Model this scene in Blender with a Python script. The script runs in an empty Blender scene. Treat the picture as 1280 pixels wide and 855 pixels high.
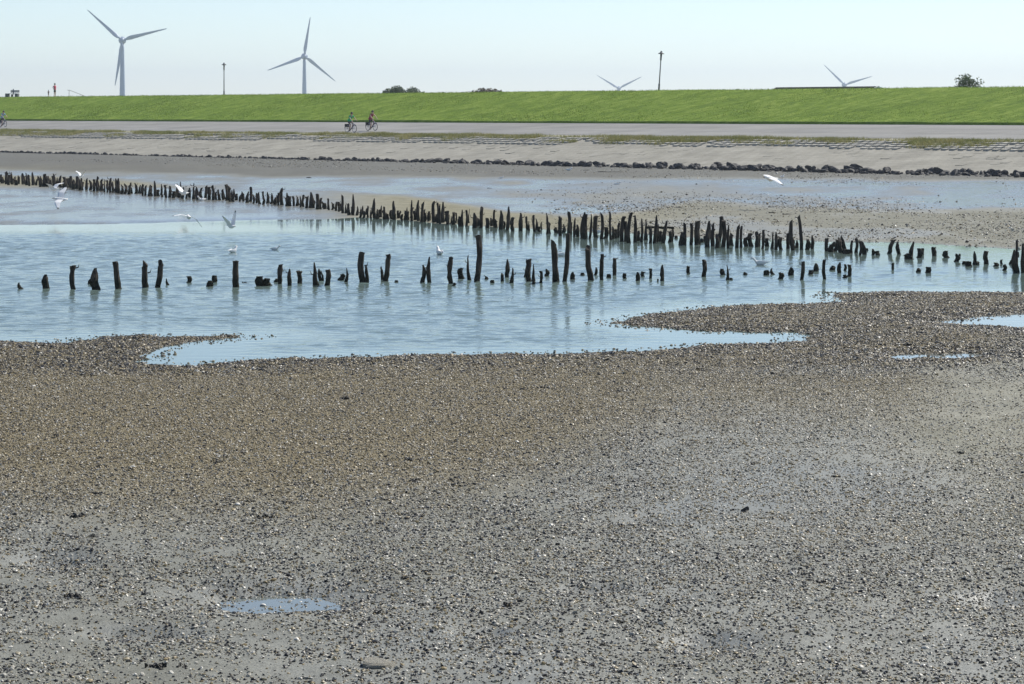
import bpy, math, random
import numpy as np
from mathutils import Vector, Matrix

rng = np.random.default_rng(7)
random.seed(7)
S = bpy.context.scene
C = S.collection

# ------------------------------------------------------------------ camera, sky, sun
F, HC, W, H, HZ = 3000.0, 4.4, 1280.0, 855.0, 142.0     # focal length in photo pixels, eye height, photo size, horizon row
cam_d = bpy.data.cameras.new('camera')
cam = bpy.data.objects.new('camera', cam_d); C.objects.link(cam)
cam.location = (0, 0, HC); cam.rotation_euler = (math.pi / 2, 0, 0)
cam_d.sensor_width = 36; cam_d.lens = 36 * F / W
cam_d.shift_y = -(H / 2 - HZ) / W
cam_d.clip_start = 0.5; cam_d.clip_end = 30000
S.camera = cam

SUN_EL, SUN_AZ, HAZE = 43.0, 47.0, 0.0002
wd = bpy.data.worlds.new('World'); S.world = wd; wd.use_nodes = True
wn = wd.node_tree.nodes; wn.clear()
sky = wn.new('ShaderNodeTexSky'); sky.sky_type = 'NISHITA'; sky.sun_disc = False
sky.sun_elevation = math.radians(SUN_EL); sky.sun_rotation = math.radians(SUN_AZ)
sky.altitude = 0; sky.air_density = 0.75; sky.dust_density = 0.0; sky.ozone_density = 0.8
bg = wn.new('ShaderNodeBackground'); bg.inputs['Strength'].default_value = 0.085
wo = wn.new('ShaderNodeOutputWorld')
wd.node_tree.links.new(sky.outputs[0], bg.inputs[0]); wd.node_tree.links.new(bg.outputs[0], wo.inputs[0])
sun_d = bpy.data.lights.new('sun', 'SUN'); sun_d.energy = 4.0; sun_d.angle = math.radians(0.5); sun_d.color = (1.0, 0.95, 0.86)
sun = bpy.data.objects.new('sun', sun_d); C.objects.link(sun)
e, a = math.radians(SUN_EL), math.radians(SUN_AZ)
sdir = Vector((math.sin(a) * math.cos(e), math.cos(a) * math.cos(e), math.sin(e)))
sun.rotation_euler = sdir.to_track_quat('Z', 'Y').to_euler(); sun.location = sdir * 60
S.view_settings.view_transform = 'Standard'; S.view_settings.look = 'None'
S.view_settings.exposure = 0.66; S.view_settings.gamma = 1.0
S.view_settings.use_curve_mapping = False
S.cycles.max_bounces = 6

# ------------------------------------------------------------------ materials
def mat(name, color, rough=0.7, color2=None, scale=4.0, detail=4.0, bump=0.0, bscale=None, stretch=None, spec=0.5, lo=0.35, hi=0.65, trans=0.0, coords='Object'):
    m = bpy.data.materials.new(name); m.use_nodes = True
    nt = m.node_tree; b = nt.nodes['Principled BSDF']
    b.inputs['Base Color'].default_value = (*color, 1); b.inputs['Roughness'].default_value = rough
    b.inputs['Specular IOR Level'].default_value = spec
    src = None
    if color2 or bump:
        tc = nt.nodes.new('ShaderNodeTexCoord'); mp = nt.nodes.new('ShaderNodeMapping')
        nt.links.new(tc.outputs[coords], mp.inputs[0])
        if stretch: mp.inputs['Scale'].default_value = stretch
        src = mp.outputs[0]
    if color2:
        n = nt.nodes.new('ShaderNodeTexNoise'); n.inputs['Scale'].default_value = scale; n.inputs['Detail'].default_value = detail
        nt.links.new(src, n.inputs['Vector'])
        r = nt.nodes.new('ShaderNodeMapRange'); r.inputs[1].default_value = lo; r.inputs[2].default_value = hi
        nt.links.new(n.outputs[0], r.inputs[0])
        mx = nt.nodes.new('ShaderNodeMix'); mx.data_type = 'RGBA'
        mx.inputs[6].default_value = (*color, 1); mx.inputs[7].default_value = (*color2, 1)
        nt.links.new(r.outputs[0], mx.inputs[0]); nt.links.new(mx.outputs[2], b.inputs['Base Color'])
    if bump:
        n2 = nt.nodes.new('ShaderNodeTexNoise'); n2.inputs['Scale'].default_value = bscale or scale * 3; n2.inputs['Detail'].default_value = 5
        nt.links.new(src, n2.inputs['Vector'])
        bp = nt.nodes.new('ShaderNodeBump'); bp.inputs['Strength'].default_value = bump; bp.inputs['Distance'].default_value = 0.05
        nt.links.new(n2.outputs[0], bp.inputs['Height']); nt.links.new(bp.outputs[0], b.inputs['Normal'])
    if trans:
        t = nt.nodes.new('ShaderNodeBsdfTranslucent'); ms = nt.nodes.new('ShaderNodeMixShader'); ms.inputs[0].default_value = trans
        t.inputs[0].default_value = (*color, 1)
        if color2: nt.links.new(mx.outputs[2], t.inputs[0])
        out = nt.nodes['Material Output']
        nt.links.new(b.outputs[0], ms.inputs[1]); nt.links.new(t.outputs[0], ms.inputs[2]); nt.links.new(ms.outputs[0], out.inputs[0])
    return m

M = {}
M['wood'] = wood = mat('old_wet_wood', (0.012, 0.010, 0.008), 0.85, (0.085, 0.066, 0.046), 14, 6, 1.0, 34, (1, 1, 0.14), spec=0.3)
def weed_band(m):
    nt = m.node_tree; b = nt.nodes['Principled BSDF']; L = nt.links.new; src = b.inputs['Base Color'].links[0].from_socket
    tc = nt.nodes.new('ShaderNodeTexCoord'); sp = nt.nodes.new('ShaderNodeSeparateXYZ'); L(tc.outputs['Object'], sp.inputs[0])
    n = nt.nodes.new('ShaderNodeTexNoise'); n.inputs['Scale'].default_value = 12; n.inputs['Detail'].default_value = 3; L(tc.outputs['Object'], n.inputs[0])
    a_ = nt.nodes.new('ShaderNodeMath'); a_.operation = 'MULTIPLY_ADD'; a_.inputs[1].default_value = -0.35; L(n.outputs[0], a_.inputs[0]); L(sp.outputs[2], a_.inputs[2])
    r = nt.nodes.new('ShaderNodeMapRange'); r.inputs[1].default_value = 0.02; r.inputs[2].default_value = 0.12; L(a_.outputs[0], r.inputs[0])
    mx = nt.nodes.new('ShaderNodeMix'); mx.data_type = 'RGBA'; mx.inputs[6].default_value = (0.012, 0.014, 0.006, 1); L(r.outputs[0], mx.inputs[0]); L(src, mx.inputs[7]); L(mx.outputs[2], b.inputs['Base Color'])
weed_band(wood)
M['rock'] = mat('dark_basalt', (0.016, 0.016, 0.019), 0.75, (0.065, 0.062, 0.06), 3, 5, 0.6, 8, spec=0.35)
M['pale_rock'] = mat('pale_stone', (0.30, 0.28, 0.225), 0.85, (0.40, 0.375, 0.31), 14, 5, 0.8, 40)
M['revet'] = mat('silted_concrete', (0.265, 0.250, 0.205), 0.9, (0.35, 0.33, 0.275), 0.6, 6, 0.5, 5)
M['block'] = mat('concrete_block', (0.30, 0.285, 0.24), 0.9, (0.42, 0.40, 0.35), 1.5, 5, 0.5, 9)
M['asphalt'] = mat('weathered_asphalt', (0.205, 0.200, 0.190), 0.9, (0.265, 0.257, 0.24), 0.35, 6, 0.4, 14, (0.6, 0.6, 1))
M['seam'] = mat('dark_seam', (0.14, 0.135, 0.13), 0.9)
M['verge'] = mat('sandy_verge', (0.30, 0.28, 0.215), 0.95, (0.26, 0.25, 0.17), 0.5, 6, 0.5, 9)
M['paint'] = mat('blue_shaded_turbine_paint', (0.33, 0.40, 0.49), 0.5, (0.30, 0.37, 0.46), 0.05, 3)  # white turbines; blue-grey of backlit shade and haze put into the colour
M['metal'] = mat('dark_painted_metal', (0.05, 0.055, 0.065), 0.5, (0.07, 0.075, 0.085), 5, 3)
M['grey_metal'] = mat('galvanised_metal', (0.30, 0.31, 0.32), 0.5, (0.24, 0.25, 0.26), 6, 3)
M['glass'] = mat('lamp_glass', (0.35, 0.37, 0.38), 0.2, (0.30, 0.32, 0.33), 6, 2)
M['leaf'] = mat('leaf', (0.065, 0.095, 0.042), 0.6, (0.11, 0.14, 0.066), 0.8, 3, trans=0.25)
M['brown_leaf'] = mat('brown_leaf', (0.11, 0.095, 0.065), 0.7, (0.15, 0.125, 0.085), 0.8, 3, trans=0.2)
M['bark'] = mat('bark', (0.06, 0.05, 0.04), 0.9, (0.1, 0.085, 0.07), 6, 4, 0.6, 14)
M['skin'] = mat('skin', (0.52, 0.34, 0.25), 0.55, (0.47, 0.29, 0.21), 8, 3)
M['hair'] = mat('dark_hair', (0.02, 0.016, 0.013), 0.6, (0.035, 0.027, 0.02), 30, 3)
M['green_cloth'] = mat('green_cloth', (0.015, 0.40, 0.15), 0.85, (0.02, 0.46, 0.17), 12, 3)
M['dark_cloth'] = mat('dark_cloth', (0.02, 0.022, 0.035), 0.85, (0.03, 0.033, 0.05), 12, 3)
M['maroon_cloth'] = mat('maroon_cloth', (0.26, 0.018, 0.04), 0.85, (0.32, 0.03, 0.05), 12, 3)
M['pink_cloth'] = mat('red_pink_cloth', (0.62, 0.05, 0.12), 0.85, (0.55, 0.12, 0.17), 12, 3)
M['pale_blue_cloth'] = mat('pale_blue_cloth', (0.16, 0.36, 0.45), 0.85, (0.24, 0.46, 0.55), 12, 3)
M['rubber'] = mat('black_rubber', (0.018, 0.018, 0.02), 0.7, (0.028, 0.028, 0.03), 12, 2)
M['chrome'] = mat('bright_rim', (0.6, 0.6, 0.62), 0.25, (0.52, 0.52, 0.54), 12, 2)
M['bike_blue'] = mat('dark_blue_enamel', (0.02, 0.03, 0.12), 0.35, (0.03, 0.04, 0.14), 9, 2)
M['bag'] = mat('black_pannier_fabric', (0.015, 0.015, 0.017), 0.85, (0.025, 0.025, 0.028), 14, 3)
M['feather'] = mat('white_feathers', (0.80, 0.80, 0.78), 0.8, (0.74, 0.74, 0.73), 20, 3)
M['wing'] = mat('pale_grey_wing', (0.74, 0.75, 0.76), 0.8, (0.80, 0.80, 0.80), 12, 3)
M['wing_tip'] = mat('black_wing_tip', (0.02, 0.02, 0.022), 0.8, (0.04, 0.04, 0.04), 14, 3)
M['beak'] = mat('dark_red_beak', (0.10, 0.02, 0.015), 0.5, (0.14, 0.03, 0.02), 20, 2)
M['weed'] = mat('black_brown_seaweed', (0.012, 0.010, 0.007), 0.45, (0.035, 0.028, 0.016), 20, 4, 0.7, 60)
M['shell_white'] = mat('white_shell', (0.72, 0.69, 0.62), 0.5, (0.60, 0.56, 0.48), 40, 3, 0.3, 90)
M['roof'] = mat('dark_roof', (0.012, 0.011, 0.011), 0.9, (0.020, 0.018, 0.017), 2, 4, 0.4, 10, spec=0.1)
M['brick'] = mat('brown_brick', (0.20, 0.11, 0.08), 0.9, (0.26, 0.15, 0.11), 3, 4, 0.3, 20)
M['board'] = mat('white_verge_board', (0.78, 0.77, 0.74), 0.6, (0.70, 0.69, 0.66), 5, 3)
M['bench'] = mat('blue_grey_bench', (0.10, 0.12, 0.15), 0.75, (0.14, 0.155, 0.18), 6, 4)
M['concrete'] = mat('dark_concrete', (0.10, 0.105, 0.11), 0.9, (0.15, 0.15, 0.15), 5, 4, 0.4, 20)
M['polder'] = mat('polder_field', (0.08, 0.13, 0.03), 0.9, (0.13, 0.15, 0.05), 0.02, 5)
M['blade'] = mat('grass_blade', (0.130, 0.208, 0.008), 0.7, (0.180, 0.250, 0.025), 0.35, 4, trans=0.3)
M['dry_blade'] = mat('dry_grass_blade', (0.22, 0.23, 0.06), 0.7, (0.34, 0.31, 0.12), 0.5, 4, trans=0.25)

def grass_mat():
    m = bpy.data.materials.new('dike_grass'); m.use_nodes = True
    nt = m.node_tree; b = nt.nodes['Principled BSDF']; b.inputs['Roughness'].default_value = 0.9; b.inputs['Specular IOR Level'].default_value = 0.15
    tc = nt.nodes.new('ShaderNodeTexCoord')
    def noise(scale, stretch, det=5):
        mp = nt.nodes.new('ShaderNodeMapping'); mp.vector_type = 'POINT'
        mp.inputs['Rotation'].default_value = (0, 0, -ROT); mp.inputs['Scale'].default_value = stretch
        nt.links.new(tc.outputs['Object'], mp.inputs[0])
        n = nt.nodes.new('ShaderNodeTexNoise'); n.inputs['Scale'].default_value = scale; n.inputs['Detail'].default_value = det; n.inputs['Roughness'].default_value = 0.65
        nt.links.new(mp.outputs[0], n.inputs[0]); return n.outputs[0]
    n1 = noise(1.0, (0.08, 1.1, 2.0)); n2 = noise(2.2, (0.3, 1.8, 3.0))
    ad = nt.nodes.new('ShaderNodeMath'); ad.operation = 'ADD'
    nt.links.new(n1, ad.inputs[0]); nt.links.new(n2, ad.inputs[1])
    cr = nt.nodes.new('ShaderNodeValToRGB'); el = cr.color_ramp.elements
    el[0].position = 0.0; el[0].color = (0.090, 0.155, 0.003, 1)
    el[1].position = 1.0; el[1].color = (0.230, 0.305, 0.040, 1)
    k = cr.color_ramp.elements.new(0.5); k.color = (0.138, 0.222, 0.008, 1)
    mr = nt.nodes.new('ShaderNodeMapRange'); mr.inputs[1].default_value = 0.78; mr.inputs[2].default_value = 1.22
    nt.links.new(ad.outputs[0], mr.inputs[0]); nt.links.new(mr.outputs[0], cr.inputs[0]); nt.links.new(cr.outputs[0], b.inputs['Base Color'])
    bp = nt.nodes.new('ShaderNodeBump'); bp.inputs['Strength'].default_value = 0.6; bp.inputs['Distance'].default_value = 0.15
    nt.links.new(ad.outputs[0], bp.inputs['Height']); nt.links.new(bp.outputs[0], b.inputs['Normal'])
    return m

# ------------------------------------------------------------------ helpers
def tag(o, label=None, cat=None, group=None, kind=None):
    if label: o['label'] = label
    if cat: o['category'] = cat
    if group: o['group'] = group
    if kind: o['kind'] = kind
    return o

def link(name, me, m=None, parent=None, loc=None):
    o = bpy.data.objects.new(name, me); C.objects.link(o)
    if m is not None and me is not None:
        for mm in (m if isinstance(m, (list, tuple)) else [m]): me.materials.append(mm)
    if parent: o.parent = parent
    if loc is not None: o.location = loc
    return o

def empty(name, loc, rz=0.0, label=None, cat=None, group=None):
    o = bpy.data.objects.new(name, None); C.objects.link(o); o.empty_display_size = 0.3
    o.location = loc; o.rotation_euler = (0, 0, rz)
    return tag(o, label, cat, group)

def copy_tree(o, parent=None):
    c = o.copy(); C.objects.link(c)
    if parent: c.parent = parent
    for ch in list(o.children): copy_tree(ch, c)
    return c

class MB:
    def __init__(s): s.v = []; s.f = []; s.mi = []
    def add(s, v, f, mi=0):
        k = len(s.v); s.v += [tuple(map(float, p)) for p in v]; s.f += [tuple(i + k for i in q) for q in f]; s.mi += [mi] * len(f)
    def box(s, c, d, rot=None, mi=0):
        x, y, z = d[0] / 2, d[1] / 2, d[2] / 2
        v = [Vector(p) for p in ((-x, -y, -z), (x, -y, -z), (x, y, -z), (-x, y, -z), (-x, -y, z), (x, -y, z), (x, y, z), (-x, y, z))]
        if rot is not None: v = [rot @ p for p in v]
        s.add([p + Vector(c) for p in v], [(3, 2, 1, 0), (4, 5, 6, 7), (0, 1, 5, 4), (1, 2, 6, 5), (2, 3, 7, 6), (3, 0, 4, 7)], mi)
    def rings(s, rings, cap=True, mi=0):
        n = len(rings[0]); v = [p for r in rings for p in r]; f = []
        for i in range(len(rings) - 1):
            for j in range(n):
                a_, b_ = i * n + j, i * n + (j + 1) % n
                f.append((a_, b_, b_ + n, a_ + n))
        if cap: f.append(tuple(range(n - 1, -1, -1))); f.append(tuple((len(rings) - 1) * n + j for j in range(n)))
        s.add(v, f, mi)
    def tube(s, pts, rad, n=6, mi=0):
        pts = [Vector(p) for p in pts]
        if not isinstance(rad, (list, tuple)): rad = [rad] * len(pts)
        rs = []
        for i, p in enumerate(pts):
            d = (pts[min(i + 1, len(pts) - 1)] - pts[max(i - 1, 0)]).normalized()
            u = d.cross(Vector((0, 0, 1)) if abs(d.z) < 0.9 else Vector((1, 0, 0))).normalized(); w = d.cross(u)
            rs.append([p + (u * math.cos(t) + w * math.sin(t)) * rad[i] for t in [k * 2 * math.pi / n for k in range(n)]])
        s.rings(rs, True, mi)
    def torus(s, c, R, r, n=20, m=6, axis='y', mi=0):
        v = []; f = []
        for i in range(n):
            t = i * 2 * math.pi / n
            for j in range(m):
                q = j * 2 * math.pi / m; rr = R + r * math.cos(q)
                v.append((c[0] + rr * math.cos(t), c[1] + r * math.sin(q), c[2] + rr * math.sin(t)))
                f.append((i * m + j, ((i + 1) % n) * m + j, ((i + 1) % n) * m + (j + 1) % m, i * m + (j + 1) % m))
        s.add(v, f, mi)
    def build(s, name, m, parent=None, loc=None, smooth=False):
        me = bpy.data.meshes.new(name); me.from_pydata(s.v, [], s.f)
        if any(s.mi): me.polygons.foreach_set('material_index', s.mi)
        if smooth: me.polygons.foreach_set('use_smooth', [True] * len(s.f))
        me.update(); return link(name, me, m, parent, loc)

def grid_mesh(name, V, nr, nc, keep=None):
    i = np.arange(nr - 1)[:, None] * nc + np.arange(nc - 1)[None, :]
    q = np.stack([i, i + 1, i + nc + 1, i + nc], -1).reshape(-1, 4)
    if keep is not None: q = q[keep[q].all(1)]
    me = bpy.data.meshes.new(name); me.from_pydata(V.tolist(), [], q.tolist())
    me.polygons.foreach_set('use_smooth', [True] * len(q)); me.update(); return me

def tri_mesh(name, V):
    n = len(V) // 3; me = bpy.data.meshes.new(name)
    me.vertices.add(len(V)); me.vertices.foreach_set('co', V.astype(np.float32).ravel())
    me.loops.add(len(V)); me.loops.foreach_set('vertex_index', np.arange(len(V), dtype=np.int32))
    me.polygons.add(n); me.polygons.foreach_set('loop_start', np.arange(0, len(V), 3, dtype=np.int32))
    me.update(calc_edges=True); me.validate(); return me

def blades(name, base, hgt, wid, m, lean=0.35):
    n = len(base); t = rng.uniform(0, 2 * np.pi, n); u = np.stack([np.cos(t), np.sin(t), 0 * t], 1) * (wid * rng.uniform(.6, 1.3, n))[:, None]
    l = rng.normal(0, lean, (n, 2)) * hgt[:, None]
    top = base + np.stack([l[:, 0], l[:, 1], hgt], 1)
    V = np.stack([base - u / 2, base + u / 2, top], 1).reshape(-1, 3)
    return link(name, tri_mesh(name, V), m)

def hash2(ix, iy, seed):
    h = (ix.astype(np.int64) * 374761393 + iy.astype(np.int64) * 668265263 + seed * 1442695041) & 0x7fffffff
    h = ((h ^ (h >> 13)) * 1274126177) & 0x7fffffff
    return ((h ^ (h >> 16)) & 0xffff) / 65535.0
def vnoise(x, y, seed=0):
    ix = np.floor(x); iy = np.floor(y); fx = x - ix; fy = y - iy
    fx = fx * fx * (3 - 2 * fx); fy = fy * fy * (3 - 2 * fy)
    a_ = hash2(ix, iy, seed); b_ = hash2(ix + 1, iy, seed); c_ = hash2(ix, iy + 1, seed); d_ = hash2(ix + 1, iy + 1, seed)
    return (a_ * (1 - fx) + b_ * fx) * (1 - fy) + (c_ * (1 - fx) + d_ * fx) * fy
def fbm(x, y, seed=0, o=4):
    r = 0; amp = 0.5
    for k in range(o): r = r + amp * vnoise(x * 2 ** k, y * 2 ** k, seed + k * 17); amp *= 0.5
    return r / (1 - 0.5 ** o)
def sstep(x, a_, b_):
    t = np.clip((x - a_) / (b_ - a_), 0, 1); return t * t * (3 - 2 * t)

# ------------------------------------------------------------------ the lie of the land
DX, DY = -0.6606, 0.7507                       # direction of the dike (to the far left); normal points inland
NX, NY = DY, -DX
ROT = math.atan2(DY, DX)
def ST(s, t, z): return (DX * s + NX * t, DY * s + NY * t, z)
def gp(px, py, z=0.0):                          # the place on a level at height z that the photo shows at px, py
    Y = F * (HC - z) / (py - HZ); return ((px - W / 2) * Y / F, Y)

POOL = [(-900, 283), (0, 281), (120, 280), (200, 278), (330, 274.5), (415, 274), (447, 271.5), (500, 275), (540, 279), (600, 283), (700, 288), (800, 292),
        (860, 297), (960, 299), (1050, 302), (1130, 303), (1200, 307), (1280, 312), (2100, 350), (2100, 368), (1280, 366.5), (1180, 366), (1050, 366), (1034, 369), (1064, 377), (1000, 381), (900, 384),
        (860, 389), (800, 397), (774, 404), (830, 410), (900, 413.5), (1000, 415), (1017, 419), (1006, 427), (960, 430), (900, 432), (800, 440), (700, 442), (560, 445),
        (440, 447), (330, 451), (240, 457), (170, 457.5), (150, 453), (190, 441), (205, 433), (250, 426), (304, 421.5), (290, 419.5), (230, 422), (180, 420), (130, 422), (90, 430),
        (40, 430), (0, 428), (-900, 420)]
RPOOL = [(1158, 402), (1215, 396), (1290, 391), (1700, 387), (1700, 420), (1290, 412), (1200, 407)]
PUD = [(1113, 446), (1150, 442.5), (1225, 442.5), (1238, 445.5), (1190, 448.5), (1130, 449.5)]
def inside_dist(X, Y, poly):
    P = np.array([gp(*p) for p in poly]); ins = np.zeros(X.shape, bool); d2 = np.full(X.shape, 1e12)
    for i in range(len(P)):
        (x1, y1), (x2, y2) = P[i], P[(i + 1) % len(P)]
        c = (y1 > Y) != (y2 > Y)
        ins ^= c & (X < (x2 - x1) * (Y - y1) / ((y2 - y1) if y2 != y1 else 1e-9) + x1)
        ex, ey = x2 - x1, y2 - y1; u = np.clip(((X - x1) * ex + (Y - y1) * ey) / (ex * ex + ey * ey), 0, 1)
        d2 = np.minimum(d2, (X - x1 - u * ex) ** 2 + (Y - y1 - u * ey) ** 2)
    return np.where(ins, -1, 1) * np.sqrt(d2)
def shore(X, Y):                                # metres from the nearest water edge, negative in the water
    d = inside_dist(X, Y, POOL); d = np.minimum(d, inside_dist(X, Y, RPOOL)); return np.minimum(d, inside_dist(X, Y, PUD))
FILMS = [(350, 742, 118, 19), (65, 697, 48, 13), (1240, 748, 60, 12), (180, 790, 70, 10), (740, 735, 40, 7), (890, 800, 60, 14), (620, 790, 40, 9)]
def terrain(X, Y):
    d = shore(X, Y) + ((fbm(X * 1.1, Y * 0.8, 3) - 0.5) * 0.7 + (fbm(X * 3.6, Y * 1.6, 4) - 0.5) * 0.5) * sstep(Y, 20, 40)
    t = X * NX + Y * NY
    land = 0.085 * (1 - np.exp(-np.maximum(d, 0) / 0.9)) + 0.03 * sstep(d, 1, 6)
    lump = (fbm(X * 2.3, Y * 2.3, 11) - 0.42) * 0.10 * np.exp(-np.maximum(d, 0) / 2.0) * sstep(d, 0.0, 0.5) * (Y < 62)
    z = np.where(d > 0, land + lump, -0.3 * (1 - np.exp(np.minimum(d, 0) / 1.5)))
    z = z + (fbm(X * 0.6, Y * 0.6, 5) - 0.5) * 0.05 * sstep(d, 0.3, 3) + (fbm(X * 4, Y * 4, 6) - 0.5) * 0.018 * sstep(d, 0, 1)
    z = z + 0.50 * sstep(t, 84, 120) * sstep(d, 0, 8)
    px, py = W / 2 + F * X / np.maximum(Y, 1), HZ + F * HC / np.maximum(Y, 1)
    for (fx, fy, rx, ry) in FILMS:
        g = np.exp(-(((px - fx) / rx) ** 2 + ((py - fy - 13) / ry) ** 2) * 1.0) * np.clip(0.15 + 1.75 * fbm(X * 1.6, Y * 0.9, 88), 0, 1.3)
        g = np.clip(g, 0, 1)
        z = z * (1 - 0.8 * g) - 0.030 * g * (2.6 if (fx == 350) else 0.45)
    return z
def ground(px, py):                             # ground point under a photo pixel
    z = 0.0
    for _ in range(5):
        X, Y = gp(px, py, z); z = float(terrain(np.array([X]), np.array([Y]))[0]); z = max(z, 0.0)
    return X, Y, z

def regions(px, py, n1, n2):
    wet = np.zeros(px.shape); sand = np.zeros(px.shape); shl = np.zeros(px.shape); dark = np.zeros(px.shape)
    def band(x, pts):
        return np.interp(x, [p[0] for p in pts], [p[1] for p in pts])
    j = (n1 - 0.5) * 14; far = py < 330
    up = band(px, [(-400, 205), (0, 212), (100, 215), (320, 221), (640, 223), (960, 224), (1280, 226)]) + j * 0.4
    lo = band(px, [(-400, 214), (0, 217), (100, 223), (200, 229), (320, 239), (430, 240), (500, 243), (560, 252), (640, 263), (720, 268), (800, 262), (870, 250), (960, 259), (1280, 262)]) + j * 0.7
    ch = sstep(py, up - 3, up + 3) * (1 - sstep(py, lo - 3, lo + 4)) * far
    mid = 1 - 0.55 * np.exp(-((px - 820) / 120) ** 2 - ((py - 240) / 14) ** 2)
    wet = np.maximum(wet, ch * np.clip(0.75 + 1.6 * (n2 - 0.42), 0.2, 1) * mid)
    left = sstep(py, 229, 238) * (1 - sstep(px, 330, 520)) * far
    wet = np.maximum(wet, left * (0.92 + 0.6 * (n2 - 0.5)))
    bank = (1 - ch) * sstep(py, lo - 4, lo + 2) * (1 - left) * far
    sand = np.maximum(sand, bank * (0.8 - 0.6 * sstep(px, 720, 900)))
    wet = np.maximum(wet, bank * sstep(px, 720, 900) * 0.5 * sstep(n2, 0.5, 0.65))
    foot = (1 - sstep(py, up - 4, up + 1)) * far
    wet = np.maximum(wet, foot * 0.12); dark = np.maximum(dark, foot * (0.95 + 0.6 * (n2 - 0.5)))
    sand = np.maximum(sand, foot * np.exp(-((px - 60) / 220) ** 2 - ((py - 209) / 3.5) ** 2))
    near = ~far
    edge = band(px, [(-200, 640), (0, 640), (200, 655), (400, 645), (600, 610), (760, 545), (850, 510), (1000, 505), (1180, 520), (1280, 440)])
    brown = (1 - sstep(py, edge - 75 + j * 6, edge + 45 + j * 6)) * near
    brown = brown * (1 - 0.9 * sstep(px + j * 6, 1080, 1220) * sstep(py, 449, 458)) * (1 - 0.75 * np.exp(-((px - 1050) / 150) ** 2 - ((py - 463) / 7) ** 2))
    shl = np.maximum(shl, brown)
    for (fx, fy, rx, ry) in FILMS: wet = np.maximum(wet, 0.75 * np.exp(-((px - fx) / (rx * 1.5)) ** 2 - ((py - fy) / (ry * 1.5)) ** 2) * (0.5 + n2))
    wet = np.maximum(wet, near * np.exp(-((px - 960 + (py - 620) * 0.8) / 330) ** 2 - ((py - 620) / 75) ** 2) * np.clip(n2 * 1.6 - .1, 0.2, 1))
    sand = np.maximum(sand, near * np.exp(-((px - 1250) / 170) ** 2 - ((py - 520) / 90) ** 2) * 0.5)
    wet = np.maximum(wet, near * (1 - brown) * np.clip(0.32 + 1.1 * (n2 - 0.45), 0.05, 0.85) * (1 - 0.6 * np.exp(-((px - 1250) / 170) ** 2 - ((py - 520) / 90) ** 2)))
    return wet, sand, shl, dark

# mudflat sheet: rows get closer towards the eye, as far as the horizon on the left
rows = np.concatenate([np.array([3, 6, 10, 13, 15.5, 17.5]), F * HC / (np.linspace(880, 175, 420) - HZ), np.geomspace(410, 4200, 26)])
cols = np.concatenate([np.linspace(-3000, -700, 24)[:-1], np.linspace(-700, -60, 40)[:-1], np.linspace(-60, 1340, 390), np.linspace(1340, 2000, 40)[1:], np.linspace(2000, 4200, 20)[1:]])
Yg, Pg = np.meshgrid(rows, cols, indexing='ij'); Xg = (Pg - W / 2) * Yg / F
Xf, Yf = Xg.ravel(), Yg.ravel()
Zf = terrain(Xf, Yf); tf = Xf * NX + Yf * NY
Zf = np.where(tf > 121, np.minimum(Zf, 0.55), Zf)
me = grid_mesh('mudflat', np.stack([Xf, Yf, Zf], 1), len(rows), len(cols), keep=(tf < 125))
pyf = HZ + F * (HC - Zf) / np.maximum(Yf, 1); pxf = Pg.ravel()
n1f = fbm(Xf * 0.25, Yf * 0.12, 21); n2f = fbm(Xf * 0.35, Yf * 0.16, 33, 5)
for nm, arr in zip(('wet', 'sand', 'shell', 'dark'), regions(pxf, pyf, n1f, n2f)):
    at = me.attributes.new(nm, 'FLOAT', 'POINT'); at.data.foreach_set('value', np.clip(arr, 0, 1).astype(np.float32))
at = me.attributes.new('edge', 'FLOAT', 'POINT'); at.data.foreach_set('value', np.clip(1 - Zf / 0.05, 0, 1).astype(np.float32) * (Zf > -0.5))

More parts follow.
